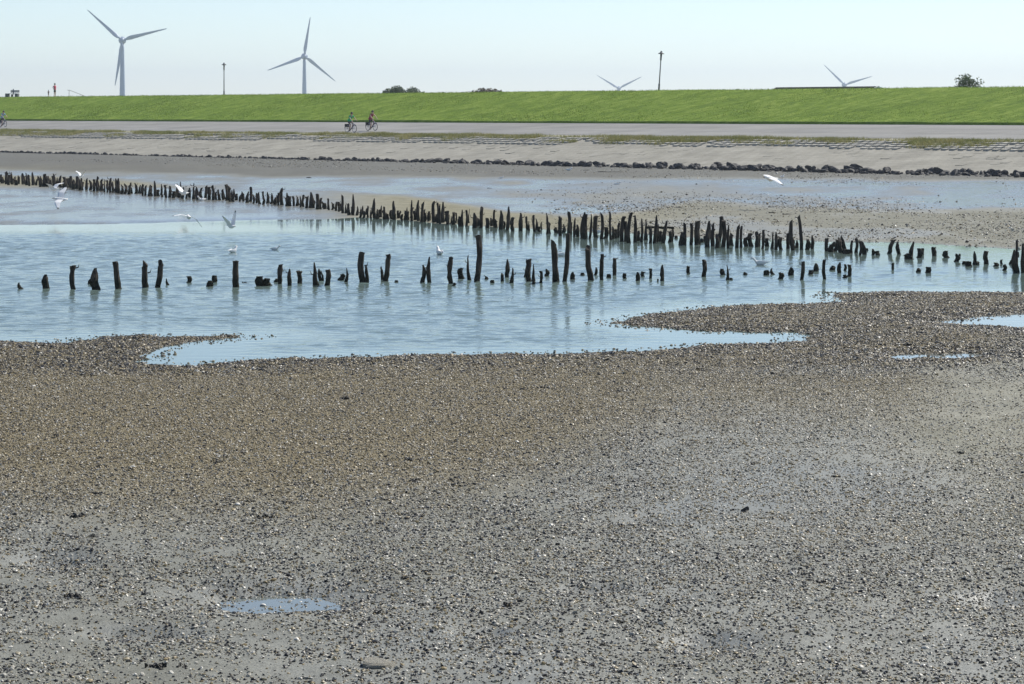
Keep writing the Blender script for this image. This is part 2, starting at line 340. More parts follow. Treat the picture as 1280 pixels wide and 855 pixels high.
def mud_mat():
    m = bpy.data.materials.new('tidal_mud'); m.use_nodes = True
    nt = m.node_tree; b = nt.nodes['Principled BSDF']; L = nt.links.new
    def attr(n): x = nt.nodes.new('ShaderNodeAttribute'); x.attribute_name = n; return x.outputs['Fac']
    def mix(f, a_, b_):
        x = nt.nodes.new('ShaderNodeMix'); x.data_type = 'RGBA'
        (L(f, x.inputs[0]) if not isinstance(f, float) else setattr(x.inputs[0], 'default_value', f))
        for i, c in ((6, a_), (7, b_)):
            if isinstance(c, tuple): x.inputs[i].default_value = (*c, 1)
            else: L(c, x.inputs[i])
        return x.outputs[2]
    def rngm(s, a_, b_, c_=0.0, d_=1.0):
        x = nt.nodes.new('ShaderNodeMapRange'); L(s, x.inputs[0])
        for i, v in zip((1, 2, 3, 4), (a_, b_, c_, d_)): x.inputs[i].default_value = v
        return x.outputs[0]
    def math_(op, a_, b_):
        x = nt.nodes.new('ShaderNodeMath'); x.operation = op
        for i, c in ((0, a_), (1, b_)):
            if isinstance(c, float): x.inputs[i].default_value = c
            else: L(c, x.inputs[i])
        return x.outputs[0]
    tc = nt.nodes.new('ShaderNodeTexCoord')
    def noise(sc, det=4, st=(1, 1, 1), rgh=0.6):
        mp = nt.nodes.new('ShaderNodeMapping'); mp.inputs['Scale'].default_value = st; L(tc.outputs['Object'], mp.inputs[0])
        n = nt.nodes.new('ShaderNodeTexNoise'); n.inputs['Scale'].default_value = sc; n.inputs['Detail'].default_value = det; n.inputs['Roughness'].default_value = rgh
        L(mp.outputs[0], n.inputs[0]); return n.outputs[0]
    wet, sand, shl, dark, edge = [attr(k) for k in ('wet', 'sand', 'shell', 'dark', 'edge')]
    n1, n2, n3 = noise(1.3, 6), noise(14, 5), noise(0.35, 5, (1, 0.5, 1))
    c = mix(rngm(n1, .3, .7), (0.166, 0.166, 0.138), (0.236, 0.236, 0.202))
    c = mix(sand, c, mix(rngm(n1, .35, .65), (0.20, 0.185, 0.115), (0.30, 0.275, 0.185)))
    c = mix(math_('MULTIPLY', shl, 0.8), c, mix(rngm(n2, .35, .65), (0.165, 0.130, 0.068), (0.265, 0.218, 0.120)))
    c = mix(math_('MULTIPLY', dark, 0.9), c, mix(rngm(n2, .35, .65), (0.080, 0.078, 0.066), (0.145, 0.140, 0.118)))
    c = mix(math_('MULTIPLY', rngm(n2, .52, .62), 0.35), c, (0.07, 0.065, 0.055))
    w2 = math_('MULTIPLY', math_('MAXIMUM', wet, math_('MULTIPLY', edge, 0.55)), rngm(n3, .25, .55, .55, 1.0))
    c = mix(math_('MULTIPLY', w2, 0.40), c, (0.175, 0.180, 0.170))
    L(c, b.inputs['Base Color'])
    L(rngm(w2, 0.0, 0.9, 0.85, 0.16), b.inputs['Roughness'])
    L(rngm(w2, 0.0, 0.8, 0.12, 0.75), b.inputs['Specular IOR Level'])
    hgt = math_('ADD', math_('MULTIPLY', n2, 0.4), math_('MULTIPLY', noise(45, 3), 0.6))
    bp = nt.nodes.new('ShaderNodeBump'); bp.inputs['Distance'].default_value = 0.03
    L(hgt, bp.inputs['Height']); L(rngm(w2, 0.0, 1.0, 0.9, 0.10), bp.inputs['Strength']); L(bp.outputs[0], b.inputs['Normal'])
    return m
M['mud'] = mud_mat()
tag(link('mudflat', me, M['mud']), 'grey brown tidal mud and shell flat running to the foot of the dike', None, None, 'structure')

# water: one sheet, with real wavelets over the pool
xs = np.concatenate([[-3900, -900, -250, -80, -34], np.arange(-27, 27.01, 0.15), [34, 80, 250, 900, 3900]])
ys = np.concatenate([[2, 12, 24, 34], np.arange(40, 108, 0.088), [115, 140, 190, 300, 900, 4000]])
Xw, Yw = np.meshgrid(xs, ys); Xw, Yw = Xw.ravel(), Yw.ravel()
dw = np.maximum(-np.minimum(inside_dist(Xw, Yw, POOL), 0), 0)
pyw = HZ + F * HC / Yw; pxw = W / 2 + F * Xw / Yw
amp = 0.10 + 0.9 * sstep(dw, 0.2, 3.2)
amp *= 0.30 + 0.70 * sstep(pyw - np.interp(pxw, [0, 440, 700, 1000, 1280], [281, 282, 300, 312, 322]), 4, 26)
amp *= 0.72 + 0.55 * fbm(Xw * 0.12, Yw * 0.12, 41)
amp *= 1 - 0.6 * sstep(pxw, 850, 1250)
for (cx, cy, rx, ry) in ((910, 424, 130, 13), (240, 441, 80, 16), (150, 285, 400, 7)): amp *= 1 - 0.85 * np.exp(-((pxw - cx) / rx) ** 4 - ((pyw - cy) / ry) ** 4)
amp *= sstep(27 - np.abs(Xw), 0, 2) * sstep(Yw, 40, 42) * (1 - sstep(Yw, 104, 107.5))
zw = np.zeros_like(Xw)
for k in range(60):
    lam = 0.27 * (2.5 ** rng.random()); th = math.pi / 2 + rng.normal(0, 0.5); kk = 2 * math.pi / lam
    zw += (0.0165 / kk) * np.sin(kk * (Xw * math.cos(th) + Yw * math.sin(th)) + rng.uniform(0, 6.28))
wm = grid_mesh('water', np.stack([Xw, Yw, zw * amp], 1), len(ys), len(xs))
at = wm.attributes.new('shallow', 'FLOAT', 'POINT'); at.data.foreach_set('value', ((dw < 0.01) & (Yw < 62)).astype(np.float32))
at = wm.attributes.new('ruffle', 'FLOAT', 'POINT'); at.data.foreach_set('value', np.clip(np.where((Yw > 109), 0.35, amp), 0, 1).astype(np.float32))
def water_mat():
    m = bpy.data.materials.new('shallow_sea_water'); m.use_nodes = True
    nt = m.node_tree; b = nt.nodes['Principled BSDF']; L = nt.links.new
    b.inputs['Roughness'].default_value = 0.06; b.inputs['IOR'].default_value = 1.33; b.inputs['Specular IOR Level'].default_value = 0.5
    tc = nt.nodes.new('ShaderNodeTexCoord'); n = nt.nodes.new('ShaderNodeTexNoise'); n.inputs['Scale'].default_value = 0.12; n.inputs['Detail'].default_value = 4
    L(tc.outputs['Object'], n.inputs[0])
    mx = nt.nodes.new('ShaderNodeMix'); mx.data_type = 'RGBA'; mx.inputs[6].default_value = (0.115, 0.165, 0.150, 1); mx.inputs[7].default_value = (0.140, 0.190, 0.172, 1)
    L(n.outputs[0], mx.inputs[0])
    sa = nt.nodes.new('ShaderNodeAttribute'); sa.attribute_name = 'shallow'; my = nt.nodes.new('ShaderNodeMix'); my.data_type = 'RGBA'; my.inputs[7].default_value = (0.165, 0.185, 0.175, 1)
    L(sa.outputs['Fac'], my.inputs[0]); L(mx.outputs[2], my.inputs[6]); L(my.outputs[2], b.inputs['Base Color'])
    mp = nt.nodes.new('ShaderNodeMapping'); mp.inputs['Scale'].default_value = (4.5, 8, 1); L(tc.outputs['Object'], mp.inputs[0])
    n2 = nt.nodes.new('ShaderNodeTexNoise'); n2.inputs['Scale'].default_value = 1.0; n2.inputs['Detail'].default_value = 3; L(mp.outputs[0], n2.inputs[0])
    bp = nt.nodes.new('ShaderNodeBump'); bp.inputs['Strength'].default_value = 0.45; bp.inputs['Distance'].default_value = 0.02
    L(n2.outputs[0], bp.inputs['Height']); L(bp.outputs[0], b.inputs['Normal'])
    ra = nt.nodes.new('ShaderNodeAttribute'); ra.attribute_name = 'ruffle'; rm = nt.nodes.new('ShaderNodeMath'); rm.operation = 'MULTIPLY'; rm.inputs[1].default_value = 0.85
    L(ra.outputs['Fac'], rm.inputs[0]); L(rm.outputs[0], bp.inputs['Strength'])
    return m
M['water'] = water_mat()
tag(link('water', wm, M['water']), 'shallow rippled blue grey tidal water', None, None, 'structure')

# ------------------------------------------------------------------ dike, road and revetment: swept along the shore
s_fine = np.concatenate([[-1200, -500, -200, 0, 50], np.arange(80, 330, 1.0), np.arange(340, 600, 12), [800, 1500, 4500]])
def sweep(name, prof, m, jit=0.0, kind='structure', label=None):
    V = []
    for s in s_fine:
        for (t, z) in prof:
            q = (fbm(np.array([s * 0.15]), np.array([t * 0.3]), 77)[0] - .5) * jit if jit else 0
            V.append(ST(s, t, z + q))
    me = grid_mesh(name, np.array(V), len(s_fine), len(prof))
    me.flip_normals()
    return tag(link(name, me, m), label, None, None, kind)
def joints(m, bw, bh, dk, stain):
    nt = m.node_tree; b = nt.nodes['Principled BSDF']; L = nt.links.new; src = b.inputs['Base Color'].links[0].from_socket
    tc = nt.nodes.new('ShaderNodeTexCoord'); mp = nt.nodes.new('ShaderNodeMapping'); mp.vector_type = 'TEXTURE'; mp.inputs['Rotation'].default_value = (0, 0, ROT); L(tc.outputs['Object'], mp.inputs[0])
    br = nt.nodes.new('ShaderNodeTexBrick'); br.inputs['Scale'].default_value = 1; br.inputs['Brick Width'].default_value = bw; br.inputs['Row Height'].default_value = bh; br.inputs['Mortar Size'].default_value = 0.035
    br.inputs['Color1'].default_value = (1, 1, 1, 1); br.inputs['Color2'].default_value = (.90, .90, .88, 1); br.inputs['Mortar'].default_value = (dk, dk, dk, 1); L(mp.outputs[0], br.inputs['Vector'])
    n = nt.nodes.new('ShaderNodeTexNoise'); n.inputs['Scale'].default_value = 0.22; n.inputs['Detail'].default_value = 7; n.inputs['Roughness'].default_value = .7; L(mp.outputs[0], n.inputs[0])
    r = nt.nodes.new('ShaderNodeMapRange'); r.inputs[1].default_value = .35; r.inputs[2].default_value = .6; r.inputs[3].default_value = stain; r.inputs[4].default_value = 1.0; L(n.outputs[0], r.inputs[0])
    m1 = nt.nodes.new('ShaderNodeMix'); m1.data_type = 'RGBA'; m1.blend_type = 'MULTIPLY'; m1.inputs[0].default_value = 1; L(src, m1.inputs[6]); L(br.outputs[0], m1.inputs[7])
    m2 = nt.nodes.new('ShaderNodeMix'); m2.data_type = 'RGBA'; m2.blend_type = 'MULTIPLY'; m2.inputs[0].default_value = 1; L(m1.outputs[2], m2.inputs[6]); L(r.outputs[0], m2.inputs[7]); L(m2.outputs[2], b.inputs['Base Color'])
joints(M['revet'], 0.70, 0.78, 0.72, 0.84)
joints(M['asphalt'], 14.0, 3.4, 0.80, 0.86)
def rz(t): return 0.52 + (t - 119.0) * (2.45 - 0.52) / (130.2 - 119.0)
revet = sweep('revetment', [(117.0, 0.2)] + [(t, rz(t)) for t in np.linspace(119, 130.2, 14)] + [(130.6, 2.46)], M['revet'], 0.05, label='sloping concrete block revetment silted pale beige')
sweep('verge', [(130.55, 2.40), (130.6, 2.50), (131.2, 2.56), (132.5, 2.646), (132.6, 2.5)], M['verge'], 0.02, label='sandy verge strip beside the road')
road = sweep('road', [(132.3, 2.5), (132.4, 2.66)] + [(t, 2.66 + (t - 132.4) * (3.55 - 2.66) / 13.7) for t in np.linspace(132.8, 146.2, 8)], M['asphalt'], label='grey asphalt dike road along the water')
def road_z(t): return 2.66 + (t - 132.4) * (3.55 - 2.66) / 13.7
for (t0, t1) in ((137.1, 137.3), (141.3, 141.42)):
    me = grid_mesh('paving_seam', np.array([ST(s, t, road_z(t) + 0.006) for s in s_fine for t in (t0, t1)]), len(s_fine), 2); me.flip_normals()
    link('paving_seam', me, M['seam'], road)
M['grass'] = grass_mat()
dprof = [(146.0, 3.3), (146.02, 3.72), (146.3, 3.76)] + [(146.3 + k * 0.7, 3.76 + k * 0.2217) for k in range(1, 13)] + [(155.6, 6.52), (157.5, 6.55), (160, 6.1), (166, 3.9), (174, 1.4), (178, 1.2)]
sweep('dike', dprof, M['grass'], 0.14, label='green grass covered sea dike')
pm = bpy.data.meshes.new('polder'); pm.from_pydata([ST(-1500, 176, 1.22), ST(4500, 176, 1.22), ST(4500, 3600, 1.22), ST(-1500, 3600, 1.22)], [], [(0, 3, 2, 1)])
pm.update(); tag(link('polder', pm, M['polder']), 'flat farmland behind the dike', None, None, 'structure')
bm_ = bpy.data.meshes.new('seabed'); bm_.from_pydata([(-5000, -1000, -1.2), (5000, -1000, -1.2), (5000, 6000, -1.2), (-5000, 6000, -1.2)], [], [(0, 1, 2, 3)])
bm_.update(); tag(link('seabed', bm_, M['polder']), 'ground far under the flat', None, None, 'structure')

# exposed concrete blocks at the head of the revetment
bk = MB()
for r_ in range(4):
    t = 127.55 + r_ * 0.78
    for s in np.arange(85, 262, 0.70):
        ss = s + (0.35 if r_ % 2 else 0) + random.uniform(-.02, .02)
        p = float(fbm(np.array([ss * 0.12]), np.array([r_ * 0.5]), 52)[0])
        if random.random() < 0.05 or p < 0.40 + (0.09 if r_ == 0 else 0): continue
        hh = random.uniform(0.30, 0.34)
        bk.box(ST(ss, t + random.uniform(-.03, .03), rz(t) - 0.225 + hh / 2), (0.47 + random.uniform(-.03, .03), 0.52, hh), Matrix.Rotation(ROT, 3, 'Z') @ Matrix.Rotation(random.uniform(-.03, .03) - 0.12, 3, 'X'))
tag(bk.build('revetment_block', M['block'], revet), None, None, None, 'stuff')
# faint joints lower down: low courses of worn blocks standing a few centimetres proud
lk = MB()
for r_ in range(14):
    t = 120.2 + r_ * 0.58
    for s in np.arange(88, 250, 0.66):
        ss = s + (0.33 if r_ % 2 else 0); 
        if random.random() < 0.975 - 0.006 * r_: continue
        hh = random.uniform(0.02, 0.045)
        lk.box(ST(ss, t, rz(t) + 0.0), (0.58, 0.50, hh), Matrix.Rotation(ROT, 3, 'Z') @ Matrix.Rotation(random.uniform(-.03, .03), 3, 'X') @ Matrix.Rotation(0.17, 3, 'X').inverted())
tag(lk.build('worn_block', M['revet'], revet), None, None, None, 'stuff')

# grass: verge tufts, dike sward, crest fringe
def along(n, s0, s1, t0, t1): return rng.uniform(s0, s1, n), rng.uniform(t0, t1, n)
s_, t_ = along(330000, 85, 275, 127.2, 131.5)
den = fbm(s_ * 0.35, t_ * 0.6, 91) ; core = np.exp(-((t_ - 130.5) / 0.5) ** 2) * 1.25
keep = rng.random(len(s_)) < np.clip((den - 0.46) * 3.4, 0, .8) * sstep(t_, 127.4, 129.0) * (1 - sstep(t_, 130.9, 131.3)) + core * np.clip((den - 0.25) * 1.9, 0.04, 1)
s_, t_ = s_[keep], t_[keep]; b_ = np.stack([DX * s_ + NX * t_, DY * s_ + NY * t_, np.where(t_ < 130.4, rz(t_), 2.48) - 0.01], 1)
tag(blades('verge_grass', b_, rng.uniform(.08, .26, len(s_)) * (0.6 + 1.5 * fbm(s_ * 0.5, t_, 92)), 0.05, M['dry_blade'], 0.45), 'rough olive grass between road verge and concrete blocks', 'grass', None, 'stuff')
s_, t_ = along(90000, 80, 330, 146.05, 156.0)
zz = np.interp(t_, [p[0] for p in dprof], [p[1] for p in dprof])
b_ = np.stack([DX * s_ + NX * t_, DY * s_ + NY * t_, zz - 0.04], 1)
tag(blades('dike_grass', b_, rng.uniform(.05, .13, len(s_)) * np.where(t_ > 154.3, 1.6, 1), 0.06, M['blade'], 0.5), 'short green grass growing on the dike slope', 'grass', None, 'stuff')

# ------------------------------------------------------------------ shell and pebble litter
def litter(name, X, Y, Z, size, tint, m, label, seed=1):
    n = len(X); me = bpy.data.meshes.new(name); me.vertices.add(n)
    me.vertices.foreach_set('co', np.stack([X, Y, Z], 1).astype(np.float32).ravel())
    r = np.random.default_rng(seed)
    sc = np.stack([size, size * r.uniform(.6, .95, n), size * r.uniform(.3, .62, n)], 1)
    ro = np.stack([r.normal(0, .35, n), r.normal(0, .35, n), r.uniform(0, 6.28, n)], 1)
    for nm, typ, arr in (('sc', 'FLOAT_VECTOR', sc), ('ro', 'FLOAT_VECTOR', ro)):
        at = me.attributes.new(nm, typ, 'POINT'); at.data.foreach_set('vector', arr.astype(np.float32).ravel())
    at = me.attributes.new('tint', 'FLOAT', 'POINT'); at.data.foreach_set('value', tint.astype(np.float32))
    at = me.attributes.new('pick', 'INT', 'POINT'); at.data.foreach_set('value', r.integers(0, 5, n).astype(np.int32))
    o = link(name, me)
    g = bpy.data.node_groups.new(name + '_nodes', 'GeometryNodeTree')
    g.interface.new_socket('Geometry', in_out='INPUT', socket_type='NodeSocketGeometry')
    g.interface.new_socket('Geometry', in_out='OUTPUT', socket_type='NodeSocketGeometry')
    gi, go = g.nodes.new('NodeGroupInput'), g.nodes.new('NodeGroupOutput'); L = g.links.new
    g2i = g.nodes.new('GeometryNodeGeometryToInstance')
    for k in range(5):
        ic = g.nodes.new('GeometryNodeMeshIcoSphere'); ic.inputs['Radius'].default_value = 0.5; ic.inputs['Subdivisions'].default_value = 1 if k < 3 else 2
        sp = g.nodes.new('GeometryNodeSetPosition')
        no = g.nodes.new('ShaderNodeTexNoise'); no.noise_dimensions = '4D'; no.inputs['W'].default_value = k * 7.3; no.inputs['Scale'].default_value = 2.2; no.inputs['Detail'].default_value = 1
        sb = g.nodes.new('ShaderNodeVectorMath'); sb.operation = 'SUBTRACT'; sb.inputs[1].default_value = (.5, .5, .5); L(no.outputs['Color'], sb.inputs[0])
        ms = g.nodes.new('ShaderNodeVectorMath'); ms.operation = 'SCALE'; ms.inputs['Scale'].default_value = 0.6; L(sb.outputs[0], ms.inputs[0])
        L(ic.outputs['Mesh'], sp.inputs['Geometry']); L(ms.outputs[0], sp.inputs['Offset'])
        sm = g.nodes.new('GeometryNodeSetMaterial'); sm.inputs['Material'].default_value = m; L(sp.outputs[0], sm.inputs[0]); L(sm.outputs[0], g2i.inputs[0])
    iop = g.nodes.new('GeometryNodeInstanceOnPoints')
    def na(nm, t): x = g.nodes.new('GeometryNodeInputNamedAttribute'); x.data_type = t; x.inputs[0].default_value = nm; return x.outputs[0]
    L(gi.outputs[0], iop.inputs['Points']); L(g2i.outputs[0], iop.inputs['Instance']); iop.inputs['Pick Instance'].default_value = True
    L(na('pick', 'INT'), iop.inputs['Instance Index']); L(na('ro', 'FLOAT_VECTOR'), iop.inputs['Rotation']); L(na('sc', 'FLOAT_VECTOR'), iop.inputs['Scale'])
    L(iop.outputs[0], go.inputs[0])
    md = o.modifiers.new('scatter', 'NODES'); md.node_group = g
    return tag(o, label, 'shells', None, 'stuff')

def shell_mat():
    m = bpy.data.materials.new('shells_and_grit'); m.use_nodes = True
    nt = m.node_tree; b = nt.nodes['Principled BSDF']; L = nt.links.new
    x = nt.nodes.new('ShaderNodeAttribute'); x.attribute_type = 'INSTANCER'; x.attribute_name = 'tint'
    cr = nt.nodes.new('ShaderNodeValToRGB'); cr.color_ramp.interpolation = 'LINEAR'
    stops = [(0.0, (0.016, 0.016, 0.018)), (0.22, (0.045, 0.040, 0.034)), (0.34, (0.11, 0.085, 0.048)), (0.5, (0.232, 0.176, 0.084)), (0.64, (0.30, 0.250, 0.152)), (0.78, (0.31, 0.295, 0.25)), (0.9, (0.44, 0.41, 0.34)), (1.0, (0.66, 0.63, 0.56))]
    el = cr.color_ramp.elements
    while len(el) < len(stops): el.new(0.5)
    for e_, (p, c) in zip(el, stops): e_.position = p; e_.color = (*c, 1)
    L(x.outputs['Fac'], cr.inputs[0]); L(cr.outputs[0], b.inputs['Base Color'])
    b.inputs['Roughness'].default_value = 0.45; b.inputs['Specular IOR Level'].default_value = 0.32
    return m
M['shells'] = shell_mat()

def scatter(n, y0, y1, mx):
    u = rng.random(n); Y = np.sqrt(y0 ** 2 + u * (y1 ** 2 - y0 ** 2)); X = rng.uniform(-1, 1, n) * (0.2133 * Y * 1.06 + mx); return X, Y
X, Y = scatter(1600000, 17.5, 62, 3.0)
Z = terrain(X, Y); px = W / 2 + F * X / Y; py = HZ + F * (HC - Z) / Y
wet, sand, shl, dark = regions(px, py, fbm(X * .25, Y * .12, 21), fbm(X * .35, Y * .16, 33, 5))
patch = fbm(X * 0.55, Y * 0.4, 61, 4); fine = fbm(X * 2.5, Y * 2.0, 67, 3)
sd = shore(X, Y)
bare = np.clip(np.exp(-((px - 1245) / 130) ** 2 - ((py - 490) / 60) ** 2) * 0.9 + np.exp(-((px - 1060 + (py - 560) * .5) / 240) ** 2 - ((py - 570) / 55) ** 2) * 0.75 + 0.7 * np.exp(-((px - 1030) / 130) ** 2 - ((py - 795) / 22) ** 2), 0, 1) * (0.55 + 0.9 * fine)
dn = (0.95 * shl + (1 - shl) * np.clip(0.90 + 1.7 * (patch - 0.47) + 1.8 * (fine - 0.5), 0.08, 1)) * np.clip(1 - 0.85 * bare, 0.08, 1)
dn = np.maximum(dn, np.exp(-np.maximum(sd, 0) / 1.2) * (py < 480))
k_ = (rng.random(len(X)) < dn) & ((Z > -0.012) | ((Z > -0.05) & (py > 700) & (rng.random(len(X)) < 0.45)) | ((Z > -0.10) & (py < 470) & (rng.random(len(X)) < 0.10))) & ~((Z < 0.012) & (py < 470) & (rng.random(len(X)) < 0.6))
Z = np.maximum(Z, -0.004)
X, Y, Z, shl, py, sd, px = [q[k_] for q in (X, Y, Z, shl, py, sd, px)]
r = rng.random(len(X)); r2 = rng.random(len(X))
tint = np.where(r < 0.42, r2 * 0.18, np.where(r < 0.78, 0.44 + r2 * 0.40, 0.84 + r2 * 0.14))                 # grey area: dark mussels, grey grit, bleached cockles
tb = np.where(r < 0.20, r2 * 0.28, np.where(r < 0.88, 0.36 + r2 * 0.34, 0.74 + r2 * 0.24))                    # brown bed
rim = rng.random(len(X)) < np.exp(-np.maximum(sd - 0.1, 0) / 1.3) * (py < 470)
tint = np.where(rng.random(len(X)) < shl, tb, tint); tint = np.where((rng.random(len(X)) < 0.45) & (tint < .3) & (px > 820) & (py < 680) & (py > 480), 0.5 + r2 * .3, tint)
tint = np.where(rim & (rng.random(len(X)) < 0.5), r2 * 0.36, tint)
size = np.clip(rng.lognormal(math.log(0.0195), 0.36, len(X)), 0.010, 0.055) * (1 + 0.7 * rim)
print('litter', len(X))
litter('shell_litter', X, Y, Z + size * 0.10, size, tint, M['shells'], 'loose cockle and mussel shells with grit strewn over the near mud', 3)
X, Y = scatter(260000, 62, 205, 4)
Z = terrain(X, Y); px = W / 2 + F * X / Y; py = HZ + F * (HC - Z) / Y; t = X * NX + Y * NY
p_ = fbm(X * 0.2, Y * 0.1, 71)
dn = sstep(px, 620, 860) * (1 - sstep(t, 82, 95)) * np.clip(.6 + 3 * (p_ - .45), .15, 1) * 1.0 + (t > 104) * (t < 119.3) * 0.25 * np.clip(.5 + 3 * (p_ - .45), .05, 1) + 0.08 * np.clip(3 * (p_ - .5), 0, 1) * sstep(px, 560, 800)
k_ = (rng.random(len(X)) < dn) & (Z > 0.0) & (t < 119.5) & (X > -100); X, Y, Z = X[k_], Y[k_], Z[k_]
r = rng.random(len(X)); r2 = rng.random(len(X)); tint = np.where(r < .4, r2 * .3, np.where(r < .85, .4 + r2 * .4, .85 + r2 * .15))
size = np.clip(rng.lognormal(math.log(0.05), 0.4, len(X)), 0.025, 0.16)
litter('far_shell_litter', X, Y, Z + size * .1, size, tint, M['shells'], 'shells and stones scattered over the flat beyond the posts', 5)

# ------------------------------------------------------------------ posts
def post_mesh(h, w, lean, style, seed):
    r = random.Random(seed); mb = MB(); n = 8; R = w / 2
    ph = [r.uniform(-.16, .16) for _ in range(n)]
    lv = [-0.35, -0.02, 0.05 * h, 0.2 * h, 0.38 * h, 0.56 * h, 0.74 * h, 0.88 * h, h]
    bend = r.uniform(-.35, .35) * w; rings = []
    cutd = r.uniform(0, 6.28)
    for i, z in enumerate(lv):
        f = max(z, 0) / h
        k = {'point': 1.05 - 0.72 * max(0, (f - 0.5) / 0.5) ** 1.4, 'spike': 1.12 - 0.55 * min(1, f * 1.6) if f < .62 else 0.52 - 0.28 * (f - .62) / .38,
             'flat': 1.04 - 0.10 * f, 'slant': 1.05 - 0.2 * f, 'flare': 0.9 + (0.35 if f > .8 else 0) - 0.1 * f, 'lump': 1.15 - 0.45 * f * f,
             'knob': 0.85 + 0.35 * abs(math.sin(f * 7 + seed))}[style]
        if f == 0: k *= 1.08
        cx = lean * f + bend * math.sin(f * math.pi) + (r.uniform(-.06, .06) * w if i > 2 else 0); cy = r.uniform(-.06, .06) * w
        ring = []
        for j in range(n):
            t = j * 2 * math.pi / n; rr = R * k * (1 + ph[j] + r.uniform(-.14, .14))
            zz = z
            if i == len(lv) - 1 and style in ('flat', 'slant', 'flare', 'lump', 'knob'):
                zz = z - (0.5 * w * (1 + math.cos(t - cutd)) if style == 'slant' else r.uniform(0, .35) * w)
            elif i == len(lv) - 2 and style == 'slant': zz = min(z, h - 1.05 * w) if h > 2 * w else z
            ring.append((cx + rr * math.cos(t), cy + rr * math.sin(t), zz))
        rings.append(ring)
    mb.rings(rings)
    if h > 3.5 * w and r.random() < 0.55:                    # a split sliver or stub of a nail still standing on the wood
        f = r.uniform(.45, .95); sgn = r.choice((-1, 1)); p0 = Vector((lean * f + sgn * R * .7, 0, h * f))
        mb.tube([p0, p0 + Vector((sgn * w * .45, 0, w * .1)), p0 + Vector((sgn * w * .6, 0, w * .75))], [w * .13, w * .11, w * .04], 5)
    return mb
# photo positions: base x, base y, top x, top y, width, style
P_, S_, F_, L_, E_, U_, K_ = 'point', 'spike', 'flat', 'slant', 'flare', 'lump', 'knob'
NEAR = [(27, 361, 24, 353, 6, S_), (58, 361, 57, 343, 8, P_), (92, 361, 92, 331, 7, E_), (112, 355, 114, 348, 5, U_), (120, 362, 119, 335, 9, P_), (148, 361, 144, 326, 7, F_), (182, 359, 182, 325, 7, L_),
        (197, 359, 201, 324, 7, L_), (210, 356, 208, 348, 4, S_), (236, 353, 236, 345, 6, F_), (262, 358, 263, 350, 7, U_), (268, 353, 268, 344, 6, F_), (295, 359, 295, 324, 7, F_),
        (326, 357, 325, 344, 10, U_), (335, 357, 334, 347, 10, U_), (345, 353, 346, 348, 5, U_), (350, 355, 351, 330, 5, K_), (362, 357, 362, 336, 5, P_), (375, 355, 374, 338, 6, E_), (395, 357, 393, 328, 6, S_), (401, 351, 399, 336, 4, P_),
        (404, 351, 401, 338, 2.5, P_), (409, 357, 410, 336, 6, F_), (426, 350, 428, 342, 7, U_), (432, 353, 433, 335, 4, S_), (453.5, 353, 452.5, 314, 7, F_), (459, 353, 457, 331, 4, P_), (482, 351, 485.5, 317, 7, F_), (477.5, 350, 476, 333, 3.5, P_),
        (495, 353, 495, 350, 4, U_), (528, 353, 529, 331, 5, P_), (537, 353, 537, 321, 5, P_), (563.5, 354, 564, 320, 5.5, K_), (567, 357, 567, 353, 4, U_), (577, 348, 577, 334, 6.5, F_), (587, 351, 585, 319, 4.5, S_), (596, 352, 598, 293, 7, F_),
        (608, 349, 605, 344, 5, S_), (616, 354, 616, 349.5, 5, U_), (628, 352, 628, 341, 4, L_), (633, 347, 634, 324, 5, P_), (639, 354, 641, 335, 5, S_), (661, 352, 661.5, 323, 6.5, F_), (656, 346, 658, 332, 3, P_), (667, 351, 667, 330, 4, S_),
        (666, 355, 666, 351, 4, U_), (676, 354, 676, 338, 3.5, K_), (683, 345, 683, 336, 5, P_), (695, 352, 692, 299, 7.5, L_), (706, 352, 710, 291, 5.5, F_), (716, 349, 716, 340, 5.5, P_), (728, 344, 728, 340.5, 5, U_), (739, 350, 735, 306, 6.5, L_),
        (744, 344, 745, 334, 3, P_), (752, 350, 753, 317, 5, F_), (761, 347, 761, 342, 5, U_), (768, 344, 768, 322, 5, F_), (781, 348, 781, 341, 4.5, L_), (797, 351, 797, 340, 5, P_), (804, 346, 805, 339, 5, E_), (813, 348, 813, 335, 4, E_),
        (822, 352, 822, 348, 2, F_), (828, 351, 828, 331, 5, P_), (861, 342, 861, 332, 4, F_), (880, 346, 880, 324, 5.5, F_), (904, 344, 903, 335, 6, U_), (909, 350, 908.5, 331, 4.5, S_), (913, 350, 913, 347, 4, U_), (931, 344, 931, 340, 5, P_), (958, 344, 958, 337, 6.5, U_), (966, 343, 965, 335, 5, S_),
        (975, 349, 975, 340, 6, F_), (989, 344, 989, 334, 6, P_), (1002, 350, 1004, 326, 4.5, F_), (1013, 343, 1013, 337, 6, L_), (1020, 339, 1020, 329, 6.5, P_), (1031, 349, 1031, 324, 4.2, F_), (1040, 338, 1041, 332, 6, P_), (1049, 342, 1050, 328, 4.5, P_),
        (1056, 338, 1056, 330, 3, F_), (1056, 347, 1056, 343, 5, U_), (1061, 346, 1061, 330, 5, F_), (1116, 338, 1116, 328, 3, K_), (1148, 340, 1148, 335, 6, P_), (1160, 341, 1160, 333, 7, F_)]
